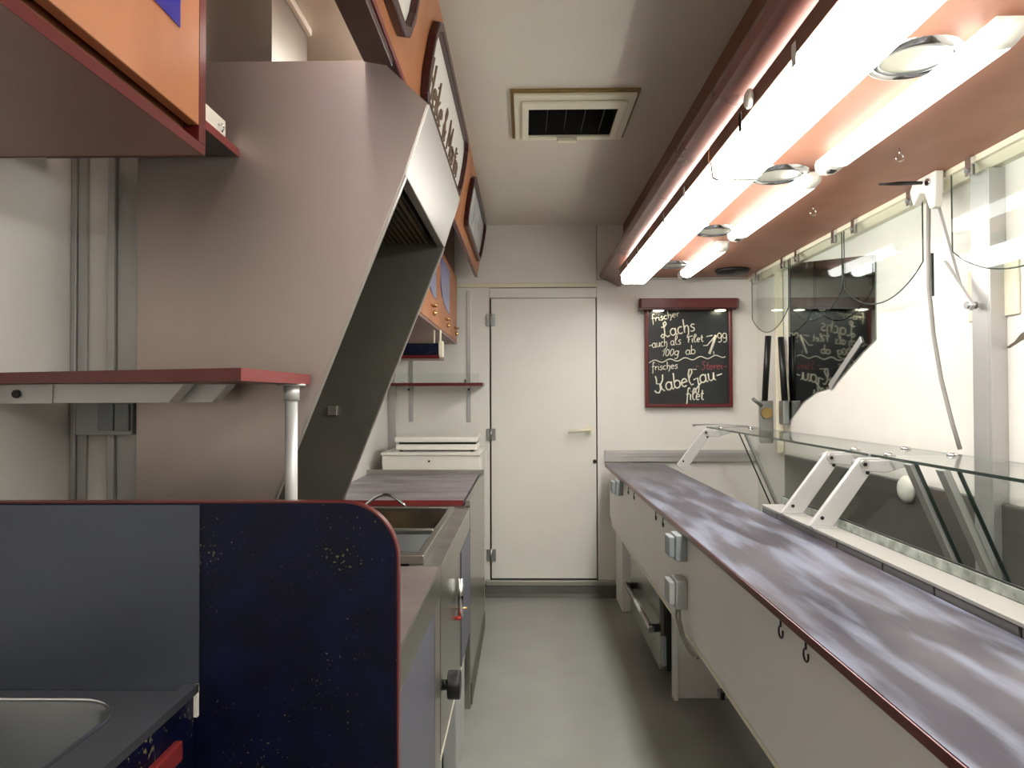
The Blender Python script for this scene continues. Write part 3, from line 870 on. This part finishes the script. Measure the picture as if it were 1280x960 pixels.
# ------------------------------------------------------------------ LEFT: extractor hood
Y0, Y1 = 1.56, 2.33
A1 = (-.848, E + .737); B1 = (-.312, E + .737); C1 = (-.208, E + .640); D1 = (-.26, E + .482); E1 = (-.62, E - .413); F1 = (-.848, E - .413)
t = thing('extractor_hood', 'large brushed steel extractor hood with slanted open front over the fryer', 'hood', (-.6, 1.95, .83))
MB().prism([A1, B1, C1, D1, E1, F1], 'y', Y0, Y0 + .010).build('side_panel', 'hood', t, .002)
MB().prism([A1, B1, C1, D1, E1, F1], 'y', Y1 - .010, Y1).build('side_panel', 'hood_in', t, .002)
def sheet(a, b_, th, y0, y1):
    d_ = Vector((b_[0] - a[0], b_[1] - a[1])).normalized(); nn = Vector((d_.y, -d_.x)) * th
    return [(a[0], a[1]), (b_[0], b_[1]), (b_[0] + nn.x, b_[1] + nn.y), (a[0] + nn.x, a[1] + nn.y)]
MB().prism(sheet(A1, B1, .006, 0, 0), 'y', Y0 + .010, Y1 - .010).build('top_cover', 'hood', t)
MB().prism(sheet(B1, C1, .006, 0, 0), 'y', Y0 + .010, Y1 - .010).build('sloping_cover', 'hood', t)
MB().prism([(C1[0] + .003, C1[1]), (D1[0] + .003, D1[1]), (D1[0] - .02, D1[1] + .002), (C1[0] - .015, C1[1] - .01)], 'y', Y0 + .002, Y1 - .002).build('front_lip', 'steel', t, .002)
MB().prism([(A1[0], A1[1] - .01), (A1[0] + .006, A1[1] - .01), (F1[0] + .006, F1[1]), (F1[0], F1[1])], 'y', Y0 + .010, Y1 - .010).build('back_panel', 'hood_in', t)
for (y) in (Y0, Y1 - .012):
    fl = MB()
    n_ = Vector((.928, 0, -.372))
    q = [Vector((D1[0], y, D1[1])), Vector((E1[0], y, E1[1])), Vector((E1[0], y + .016, E1[1])), Vector((D1[0], y + .016, D1[1]))]
    fl.hexa(q, [v + n_ * .004 for v in q]).build('edge_flange', 'steel', t)
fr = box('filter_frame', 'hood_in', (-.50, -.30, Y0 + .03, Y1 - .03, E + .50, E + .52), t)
for k in range(12):
    x = -.495 + k * .0165
    box('filter_slat', 'burnt', (x, x + .010, Y0 + .035, Y1 - .035, E + .485, E + .499), fr)
box('spirit_bracket', 'steel', (-.63, -.60, Y1 - .03, Y1 - .0105, E - .06, E - .03), t, .002)
MB().box(-.849, -.628, 1.777, 2.07, E + .739, ZC - .001).build('flue_casing', 'steel')
tag(bpy.data.objects['flue_casing'], 'square flue casing between extractor hood and ceiling', 'flue')
o = box('cover_strip', 'white_enamel', (-.6275, -.614, 1.777, 2.07, ZC - .022, ZC - .001), None, .002)
tag(o, 'thin white cover strip at the ceiling along the flue casing', 'strip')

# ------------------------------------------------------------------ cooking line (left units)
XU = -.216; ZU = .80
t = thing('base_unit', 'near base unit with brown laminate top and grey door beside the partition', 'cabinet', (-.5, 1.55, 0))
box('worktop', 'laminate', (-.848, XU - .003, 1.252, 1.868, ZU - .03, ZU), t, .001)
box('top_edge', 'brushed', (XU - .0025, XU, 1.252, 1.868, ZU - .075, ZU + .002), t, .001)
box('carcass', 'dark', (-.848, XU - .022, 1.252, 1.86, .09, ZU - .031), t)
box('cabinet_door', 'door_grey', (XU - .021, XU - .004, 1.255, 1.76, .10, ZU - .078), t, .002)
box('end_panel', 'steel', (XU - .021, XU - .003, 1.765, 1.868, .0, ZU - .078), t, .002)
box('plinth', 'black', (-.848, XU - .06, 1.252, 1.86, 0, .089), t)
t = thing('fryer', 'steel fryer unit with two open basins in a raised rim', 'fryer', (-.5, 2.3, 0))
tp = MB()
for b in ((XU - .085, XU - .001, 1.872, 2.85), (-.848, -.80, 1.872, 2.85), (-.80, -.301, 2.705, 2.85)):
    tp.box(*b, ZU - .02, ZU)
tp.build('top', 'fryer_top', t, .001)
R0, R1, RX0, RX1, RZ = 1.88, 2.70, -.80, -.262, ZU + .026
MB().ring([(RX0, R0, ZU), (RX1, R0, ZU), (RX1, R1, ZU), (RX0, R1, ZU)], [(RX0 + .03, R0 + .045, ZU), (RX1 - .02, R0 + .045, ZU), (RX1 - .02, R1 - .02, ZU), (RX0 + .03, R1 - .02, ZU)], (0, 0, RZ - ZU)).build('rim', 'brushed', t, .003)
box('divider', 'brushed', (RX0 + .0305, RX1 - .0205, 2.235, 2.265, ZU, RZ), t, .003)
def basin(name, y0, y1, depth, m):
    mb = MB(); x0, x1 = RX0 + .031, RX1 - .021; z0, z1 = ZU - depth, ZU + .012
    s_ = .02
    a = [(x0, y0), (x1, y0), (x1, y1), (x0, y1)]; b_ = [(x0 + s_, y0 + s_), (x1 - s_, y0 + s_), (x1 - s_, y1 - s_), (x0 + s_, y1 - s_)]
    va = [mb.bm.verts.new((*p, z1)) for p in a]; vb = [mb.bm.verts.new((*p, z0)) for p in b_]
    for i in range(4):
        j = (i + 1) % 4; mb.bm.faces.new((va[i], va[j], vb[j], vb[i]))
    mb.bm.faces.new(vb)
    return mb.build(name, m, t)
basin('near_basin', R0 + .046, 2.234, .05, 'basin'); basin('far_basin', 2.266, R1 - .021, .22, 'burnt')
box('frame_side', 'brushed', (XU - .012, XU, 1.872, 2.85, ZU - .085, ZU - .001), t, .001)
fp = MB().prism([(1.875, ZU - .087), (2.845, ZU - .087), (2.845, .31), (1.875, .31)], 'x', XU - .02, XU - .002)
fp.build('front_panel', 'brushed', t, .001)
box('panel_edge', 'cream', (XU - .020, XU - .001, 1.875, 2.62, .298, .309), t)
box('leg', 'socket_light', (XU - .045, XU - .003, 2.30, 2.62, 0, .297), t, .003)
box('leg', 'socket_light', (XU - .045, XU - .003, 1.875, 1.905, 0, .297), t, .003)
box('inner_body', 'dark', (-.84, XU - .06, 1.88, 2.84, .02, ZU - .23), t)
box('side_cover', 'door_grey', (XU - .0018, XU + .002, 2.46, 2.84, .32, ZU - .09), t, .002)
k_ = MB().cyl((XU - .002, 1.92, .475), (XU + .015, 1.92, .475), .014, n=14).build('knob_stem', 'black', t)
MB().cyl((XU + .012, 1.92, .475), (XU + .045, 1.92, .475), .037, n=24).build('knob', 'black', t, .003)
v = MB().tube([(XU + .012, 2.30, .66), (XU + .012, 2.30, .54)], .009, 10).build('drain_pipe', 'chrome', t)
MB().tube([(XU - .01, 2.30, .565), (XU + .035, 2.30, .565)], .0035, 8).build('valve_stem', 'gold', v)
MB().sphere((XU + .006, 2.29, .537), .009, 10, (1.2, 1, .8)).build('valve_handle', 'valve_red', v)
t = thing('far_base_unit', 'far steel base unit with grey cutting board top ahead of the door', 'cabinet', (-.5, 3.4, 0))
box('carcass', 'brushed', (-.848, XU, 2.87, 3.88, .0, ZU), t, .002)
box('cutting_board', 'board_top', (-.846, -.245, 2.905, 3.862, ZU + .001, ZU + .021), t, .001)
box('board_edge', 'edge_red', (-.846, -.245, 2.90, 2.9045, ZU + .001, ZU + .021), t)
box('upstand', 'steel', (-.846, XU, 3.865, 3.88, ZU + .0005, ZU + .045), t, .002)
box('side_lip', 'brushed', (-.235, XU, 2.87, 3.864, ZU + .0005, ZU + .022), t, .002)
box('kick_strip', 'cove', (XU + .0005, XU + .004, 2.90, 3.87, 0.005, .09), t)
hpt = [(-.64 + .17 * k / 14, 2.865, ZU + .0 + .048 * math.sin(PI * k / 14)) for k in range(15)]
o = MB().tube(hpt, .006, 8).build('lid_handle', 'chrome'); tag(o, 'arched chrome handle standing before the red edged cutting board', 'handle')
struct(MB().prism([(3.88, ZU + .001), (YB - .02, ZU + .001), (YB - .02, ZU + .02), (3.88, ZU + .02)], 'x', -.849, -.835).build('trim_11', 'yellowed'))

# white box behind and the appliance on it
t = thing('white_chest', 'white metal chest standing behind the far worktop', 'chest', (-.51, 4.1, 0))
box('body', 'white_enamel', (-.777, -.241, 3.93, 4.36, 0, E - .324), t, .003)
box('lid', 'white_enamel', (-.782, -.236, 3.922, 4.37, E - .3235, E - .308), t, .003)
MB().cyl((-.52, 3.926, E - .355), (-.52, 3.93, E - .355), .006, n=10).build('lid_screw', 'black', t)
t = thing('contact_grill', 'flat white two-layer appliance lying on the white chest', 'appliance', (-.5, 4.15, E - .307))
box('lower_plate', 'white_enamel', (-.715, -.262, 4.0, 4.30, E - .300, E - .268), t, .008)
box('upper_plate', 'white_enamel', (-.722, -.258, 3.99, 4.31, E - .256, E - .226), t, .008)
box('gap', 'dark', (-.70, -.27, 4.02, 4.28, E - .2675, E - .2565), t)
ft = MB()
for x in (-.69, -.29):
    for y in (4.03, 4.27): ft.cyl((x, y, E - .3078), (x, y, E - .30), .010, n=10)
ft.build('feet', 'dark', t)

# shelf on the back wall
t = thing('wall_shelf', 'small dark red edged shelf with glass guard on the back wall', 'shelf', (-.5, 4.4, E + .07))
box('board', 'dark_red', (-.80, -.245, 4.27, YB - .021, E + .062, E + .080), t, .002)
box('guard', 'glass', (-.79, -.27, 4.285, 4.289, E + .081, E + .135), t)
for x in (-.705, -.345):
    box('wall_track', 'alu', (x - .012, x + .012, YB - .008, YB - .0005, E - .16, E + (.66 if x > -.5 else .40)), t, .001)
    br = MB().prism([(4.30, E + .0615), (YB - .0085, E + .0615), (YB - .0085, E + .02), (4.40, E + .045)], 'x', x - .006, x + .006)
    br.build('bracket', 'alu', t, .001)
    MB().cyl((x + .014, 4.30, E + .040), (x + .014, 4.306, E + .040), .007, n=10).build('bracket_screw', 'black', t)
    box('guard_clip', 'chrome', (x - .012, x + .002, 4.276, 4.284, E + .0805, E + .10), t, .001)

# far wall cabinet with blue glazed doors
t = thing('wall_cabinet', 'orange wood wall cabinet with blue glazed doors beyond the hood', 'cabinet', (-.62, 3.4, E + .32))
KX = -.41; zb, zt2 = E + .318, E + .73
box('carcass', 'brown', (-.848, KX - .02, 2.36, 4.40, zb + .014, zt2), t, .001)
box('bottom_board', 'under_wood', (-.848, KX, 2.36, 4.40, zb, zb + .0135), t, .001)
for (a, b_) in ((2.37, 2.885), (2.892, 3.43), (3.437, 4.03), (4.037, 4.395)):
    dd = box('cabinet_door', 'orange', (KX - .0195, KX, a, b_, zb + .016, zt2 - .004), t, .002)
    if b_ < 4.2:
        w0, w1 = a + .10, b_ - .10
        z0_, z1_ = zb + .13, zt2 - .04
        pts = [(w1, z1_), (w1, z0_)] + [(w1 - (w1 - w0) * math.sin(k * PI / 16), z0_ + .11 * (1 - math.cos(k * PI / 16))) for k in range(1, 9)] + [(w0, z1_)]
        pn = MB().prism(pts, 'x', KX + .0002, KX + .004).build('pane', 'blue_print', dd)
    hy = (a + b_) / 2 + .03
    hb = MB().tube([(KX, hy - .03, zb + .085), (KX + .022, hy - .025, zb + .085), (KX + .026, hy, zb + .085), (KX + .022, hy + .025, zb + .085), (KX, hy + .03, zb + .085)], .0045, 8)
    hb.build('handle', 'gold', dd)
    MB().sphere((KX + .014, hy, zb + .052), .013, 10, (.8, 1, 1)).build('knob', 'gold', dd)
o = box('filler_board', 'brown', (-.848, -.425, 2.36, 4.40, zt2 + .001, ZC - .001)); tag(o, 'brown filler board between wall cabinet and ceiling', 'board')
t = thing('hanging_box', 'small navy box with dark red rim hanging under the far wall cabinet', 'box', (-.6, 3.5, E + .2))
box('front', 'navy', (-.83, -.405, 3.405, 3.42, E + .195, E + .252), t, .001)
box('rim', 'dark_red', (-.84, -.40, 3.40, 3.60, E + .178, E + .1945), t, .001)
box('end_cap', 'cream', (-.4045, -.385, 3.405, 3.46, E + .186, E + .262), t, .002)
box('tray', 'cream', (-.83, -.405, 3.4205, 3.59, E + .195, E + .21), t)
for x in (-.43, -.40):
    MB().cyl((x, 3.44, E + .195), (x, 3.44, E + .3175), .005, n=8).build('hanger', 'cream', t)

# ------------------------------------------------------------------ sign board under the ceiling
XB0, XB1 = -.285, -.225
ZB0, ZB1 = E + .735, ZC - .001
TS = Vector((XB1 - XB0, 0, ZB1 - ZB0)); HS = TS.length; TU = TS.normalized(); TN = Vector((TU.z, 0, -TU.x))
def sb(y, s_, o_=0.0):
    return Vector((XB0, y, ZB0)) + TU * s_ + TN * o_
t = thing('sign_board', 'long orange wood sign board hanging along the ceiling with dark framed panels', 'sign', (-.26, 2.4, ZB0))
def sboard(mb, y0, y1, s0, s1, o0, o1):
    return mb.hexa([sb(y0, s0, o0), sb(y1, s0, o0), sb(y1, s1, o0), sb(y0, s1, o0)], [sb(y0, s0, o1), sb(y1, s0, o1), sb(y1, s1, o1), sb(y0, s1, o1)])
sboard(MB(), -.2, 4.40, 0, HS - .006, -.018, 0).build('board', 'orange', t)
sboard(MB(), -.2, 1.55, -.018, -.0005, -.06, .004).build('lower_moulding', 'maroon', t, .003)
sboard(MB(), -.2, 1.72, .001, .012, .0005, .006).build('lower_bead', 'edge_red', t, .001)
sboard(MB(), 1.725, 4.405, -.007, -.0005, -.016, .003).build('lower_ledge', 'under_wood', t, .001)
def octo(y0, y1, s0, s1, c_, g=0.0):
    y0 += g; y1 -= g; s0 += g; s1 -= g; c_ = max(.005, c_ - g * .5)
    return [(y0 + c_, s0), (y1 - c_, s0), (y1 - c_ * .35, s0 + c_ * .3), (y1, s0 + c_), (y1, s1 - c_), (y1 - c_ * .35, s1 - c_ * .3), (y1 - c_, s1), (y0 + c_, s1), (y0 + c_ * .35, s1 - c_ * .3), (y0, s1 - c_), (y0, s0 + c_), (y0 + c_ * .35, s0 + c_ * .3)]
def sframe(y0, y1, m):
    ou = octo(y0, y1, .05, HS - .055, .07); inn = octo(y0, y1, .05, HS - .055, .07, .022)
    fr_ = MB().ring([sb(*p, .0005) for p in ou], [sb(*p, .0005) for p in inn], TN * .022).build('panel_frame', 'maroon', t, .004)
    MB().hexa([sb(*p, .0006) for p in inn], [sb(*p, .006) for p in inn]).build('panel', m, fr_)
    return fr_
sframe(.62, 1.62, 'sign_white')
sboard(MB(), 1.551, 1.72, -.003, -.0005, -.017, .004).build('lower_moulding', 'maroon', t); fB = sframe(1.86, 2.88, 'sign_white'); sframe(3.23, 4.24, 'picture')
# added battens, hidden behind the sign board, to brighten the ceiling above the hood
lt = thing('added_sign_backlight', 'added fluorescent battens hidden behind the orange sign board, to brighten the ceiling', 'light', (-.36, 3.0, ZC - .04))
for i_, (a_, b_) in enumerate(((.75, 1.65), (2.0, 2.9))):
    box('housing', 'end_cap', (-.385, -.335, a_, b_, ZC - .022, ZC - .001), lt, .002)
    box('diffuser', 'added_back_tube', (-.38, -.34, a_ + .01, b_ - .01, ZC - .05, ZC - .0225), lt, .006)
t = bpy.data.objects['sign_board']
# painted writing, letter strokes as on a hand-lettered board
G['H'] = (1.5, [[(.2, 2.0), (.2, 0)], [(1.1, 2.0), (1.1, 0)], [(.2, 1), (1.1, 1)]])
G['k'] = (1.1, [[(.12, 2.0), (.12, 0)], [(.75, 1.1), (.15, .5), (.85, 0)]])
G['&'] = (1.4, [[(1.1, 0), (.3, 1.4), (.4, 1.9), (.75, 1.8), (.7, 1.4), (.15, .6), (.35, 0), (.8, .05), (1.15, .7)]])
G['M'] = (1.9, [[(.15, 0), (.2, 2.0), (.85, .5), (1.5, 2.0), (1.55, 0)]])
txt = 'Heike & Martin'; wid = sum(G[c_][0] for c_ in txt); x = 0
for c_ in txt:
    mb = MB()
    for s_ in G[c_][1]:
        mb.tube([sb(1.94 + (x + a_) / wid * .80, .10 + b_ * .048, .0075) for a_, b_ in s_], .0042, 5)
    x += G[c_][0]
    if G[c_][1]: mb.build('letter', 'sign_ink', t)

# ------------------------------------------------------------------ near left: partition, shelf, pole, sink
YP = 1.23; ZP = E - .182
t = thing('partition', 'navy speckled partition with rounded corner and red edge band', 'partition', (-.6, YP, 0))
rr = .095; xr = -.218
cor = arc((xr - rr, ZP - rr), rr, 0, 90, 14)
MB().prism([(-1.046, 0.0)] + [(xr, 0.0)] + cor + [(-1.046, ZP)], 'y', YP, YP + .018).build('panel', 'navy', t)
cor2 = arc((xr - rr, ZP - rr), rr + .003, 0, 90, 14)
eb = MB()
inn = [(xr, 0.0)] + cor + [(-1.046, ZP)]; ou = [(xr + .003, 0.0)] + cor2 + [(-1.046, ZP + .003)]
for i in range(len(inn) - 1):
    eb.prism([inn[i], ou[i], ou[i + 1], inn[i + 1]], 'y', YP - .0005, YP + .0185)
eb.build('edge_band', 'dark_red', t)
box('splash_plate', 'splash', (-1.045, -.556, YP - .004, YP - .0008, .738, ZP - .003), t)
t = thing('pass_shelf', 'dark red edged shelf above the partition, reaching to the hood', 'shelf', (-.7, 1.4, E + .03))
zt3, zb3 = E + .047, E + .0268
pl = [(-.463, 1.17), (-.463, 1.552), (-1.046, 1.552), (-1.046, 1.37)]
MB().prism([(p[0] + (.0 if i > 1 else -.002), p[1] + (.002 if p[1] < 1.5 else 0)) for i, p in enumerate(pl)], 'z', zb3, zt3).build('board', 'brown', t)
e1 = MB().prism([(-.4648, 1.172), (-.463, 1.17), (-.463, 1.552), (-.4648, 1.552)], 'z', zb3 - .0005, zt3 + .0005)
e1.build('edge_band', 'edge_red', t)
e1 = MB().prism([(-.4648, 1.1725), (-.463, 1.1695), (-1.046, 1.3695), (-1.046, 1.3725)], 'z', zb3 - .0005, zt3 + .0005)
e1.build('edge_band', 'dark_red', t)
t = thing('shelf_pole', 'white painted steel pole carrying the red edged shelf corner', 'pole', (-.487, 1.50, ZU))
MB().cyl((-.487, 1.50, ZU + .006), (-.487, 1.50, E + .02), .0128, n=20).build('tube', 'arm_alu', t)
MB().cyl((-.487, 1.50, E - .008), (-.487, 1.50, E + .0222), .0165, n=20).build('collar', 'arm_alu', t)
MB().cyl((-.487, 1.50, E + .0223), (-.487, 1.50, E + .0264), .029, n=24).build('top_flange', 'arm_alu', t)
MB().cyl((-.487, 1.50, ZU + .0005), (-.487, 1.50, ZU + .006), .03, n=24).build('base_flange', 'arm_alu', t)
def ufix(y, xa, xb, lab_, seam):
    u = thing('under_shelf_light', lab_, 'light', ((xa + xb) / 2, y, zb3), 'slim lights under the pass shelf')
    z1_ = zb3 - .0006; z0_ = zb3 - .038
    MB().prism([(xa, z0_), (xb - .032, z0_), (xb, z1_), (xa, z1_)], 'y', y, y + .045).build('housing', 'arm_alu', u, .001)
    if seam:
        box('joint_cover', 'alu', (xa - .0, xa + .12, y - .003, y - .0003, z0_ - .001, z1_), u, .001)
        MB().cyl((xa + .05, y - .008, zb3 - .02), (xa + .05, y - .003, zb3 - .02), .008, n=14).build('push_button', 'black', u)
ufix(1.40, -1.045, -.665, 'slim grey under-shelf light nearest, left of its twin', True)
ufix(1.46, -.92, -.605, 'slim grey under-shelf light behind, reaching nearer to the pole', False)
t = thing('double_socket', 'grey double wall socket with hinged flaps below the shelf', 'socket', (-.94, 1.62, E - .05))
box('housing', 'socket_light', (-1.005, -.875, 1.595, 1.634, E - .085, E - .012), t, .004)
box('flap', 'socket', (-.948, -.914, 1.585, 1.5945, E - .075, E - .014), t, .002)
box('flap', 'socket', (-.910, -.878, 1.585, 1.5945, E - .075, E - .014), t, .002)

# sink unit
ZK = E - .50
t = thing('sink_unit', 'steel sink worktop with rounded basin on a navy cabinet', 'sink', (-.8, .9, 0))
bx = (-1.0, -.645, .80, 1.185)
def rrect(x0, x1, y0, y1, r, n=8):
    return arc((x1 - r, y1 - r), r, 0, 90, n) + arc((x0 + r, y1 - r), r, 90, 180, n) + arc((x0 + r, y0 + r), r, 180, 270, n) + arc((x1 - r, y0 + r), r, 270, 360, n)
hole = rrect(*bx, .085)
nh = len(hole)
# flat sheet with the hole: radial match to an outer rectangle
ox0, ox1, oy0, oy1 = -1.046, -.561, .25, YP - .006
cx, cy = (bx[0] + bx[1]) / 2, (bx[2] + bx[3]) / 2
outer = []
for (x, y) in hole:
    dx, dy = x - cx, y - cy
    k = min(((ox1 - cx) / dx if dx > 0 else (ox0 - cx) / dx) if abs(dx) > 1e-6 else 1e9, ((oy1 - cy) / dy if dy > 0 else (oy0 - cy) / dy) if abs(dy) > 1e-6 else 1e9)
    outer.append((cx + dx * k, cy + dy * k))
# add the true corners
mb = MB()
vo = [mb.bm.verts.new((*p, ZK)) for p in outer]; vh = [mb.bm.verts.new((*p, ZK)) for p in hole]
for i in range(nh):
    j = (i + 1) % nh
    mb.bm.faces.new((vo[i], vo[j], vh[j], vh[i]))
    a, b_ = outer[i], outer[j]
    if abs(a[0] - b_[0]) > 1e-5 and abs(a[1] - b_[1]) > 1e-5:
        cxn = ox1 if max(a[0], b_[0]) > ox1 - 1e-4 else ox0
        cyn = oy1 if max(a[1], b_[1]) > oy1 - 1e-4 else oy0
        v_ = mb.bm.verts.new((cxn, cyn, ZK)); mb.bm.faces.new((vo[i], v_, vo[j]))
mb.build('worktop', 'sink_steel', t)
mb = MB()
levels = [(0, 0.0), (.006, -.012), (.012, -.10), (.03, -.135), (.08, -.145)]
prev = None
for g_, dz in levels:
    ring = [mb.bm.verts.new((x, y, ZK + dz)) for x, y in rrect(bx[0] + g_, bx[1] - g_, bx[2] + g_, bx[3] - g_, .085 - g_ * .4)]
    if prev:
        for i in range(nh):
            f = mb.bm.faces.new((prev[i], prev[(i + 1) % nh], ring[(i + 1) % nh], ring[i])); f.smooth = True
    prev = ring
mb.bm.faces.new(prev)
mb.build('basin', 'basin', t)
mb = MB().tube([(x, y, ZK + .001) for x, y in hole], .0035, 6, closed=True); mb.build('basin_rim', 'chrome', t)
lip = MB().prism([(-.592, ZK), (-.582, ZK + .012), (-.555, ZK + .012), (-.555, ZK - .002), (-.5585, ZK - .002), (-.5585, ZK + .008), (-.58, ZK + .008), (-.589, ZK)], 'y', .25, YP - .006)
lip.build('raised_lip', 'sink_steel', t)
box('end_strip', 'white_enamel', (-.561, -.555, YP - .012, YP - .0045, ZK - .042, ZK + .012), t)
MB().lathe((-.82, 1.0, ZK - .144), [(.03, 0), (.03, .004), (.02, .005)], n=20).build('drain', 'chrome', t)
box('carcass', 'navy', (-1.046, -.575, .26, YP - .008, .0, ZK - .16), t)
box('front_rail', 'navy', (-.60, -.562, .26, YP - .008, ZK - .158, ZK - .002), t)
dr = box('cabinet_door', 'navy', (-.5745, -.556, .27, 1.20, .05, ZK - .165), t, .001)
d2 = box('drawer_front', 'edge_red', (-.5615, -.548, .27, 1.155, ZK - .082, ZK - .050), t, .003)
box('door_edge', 'white_enamel', (-.5745, -.5705, 1.2005, 1.2045, .05, ZK - .10), t)

# near wall cabinet, upper left
t = thing('near_wall_cabinet', 'orange wood wall cabinet with dark red edges and blue pane, top left', 'cabinet', (-.8, 1.0, E + .445))
ZW = E + .442; CX = -.583; CY = 1.30
box('bottom_board', 'under_wood', (-1.046, CX - .0025, .2, CY, ZW, ZW + .016), t)
box('bottom_edge', 'dark_red', (CX - .002, CX, .2, CY + .003, ZW - .001, ZW + .017), t)
box('back_edge', 'dark_red', (-1.046, CX - .003, CY, CY + .003, ZW - .001, ZW + .017), t)
box('carcass', 'brown', (-1.046, CX - .028, .2, CY, ZW + .0165, ZC - .001), t)
box('end_stile', 'dark_red', (CX - .0275, CX + .001, CY - .024, CY + .003, ZW + .0172, ZC - .001), t, .001)
dd = box('cabinet_door', 'orange', (CX - .018, CX + .002, .72, CY - .026, ZW + .045, ZC - .01), t, .002)
dd2 = box('cabinet_door', 'orange', (CX - .018, CX + .002, .205, .715, ZW + .045, ZC - .01), t, .002)
box('pane', 'blue_pane', (CX + .0022, CX + .004, .80, 1.198, E + .625, ZC - .06), dd)
t = thing('lamp_shelf', 'narrow red edged shelf with white strip between cabinet and hood', 'shelf', (-.8, 1.45, E + .54))
ZQ = E + .541
box('board', 'black', (-1.046, -.6245, 1.31, 1.556, ZQ - .016, ZQ), t)
box('front_edge', 'edge_red', (-.624, -.621, 1.31, 1.556, ZQ - .0165, ZQ + .0005), t)
box('white_strip', 'white_enamel', (-.66, -.64, 1.31, 1.53, ZQ + .0008, ZQ + .052), t, .002)
MB().tube([(-.6385, 1.49, ZQ + .03), (-.630, 1.49, ZQ + .03), (-.628, 1.49, ZQ + .022), (-.632, 1.49, ZQ + .014)], .0022, 6).build('hook', 'chrome', t)
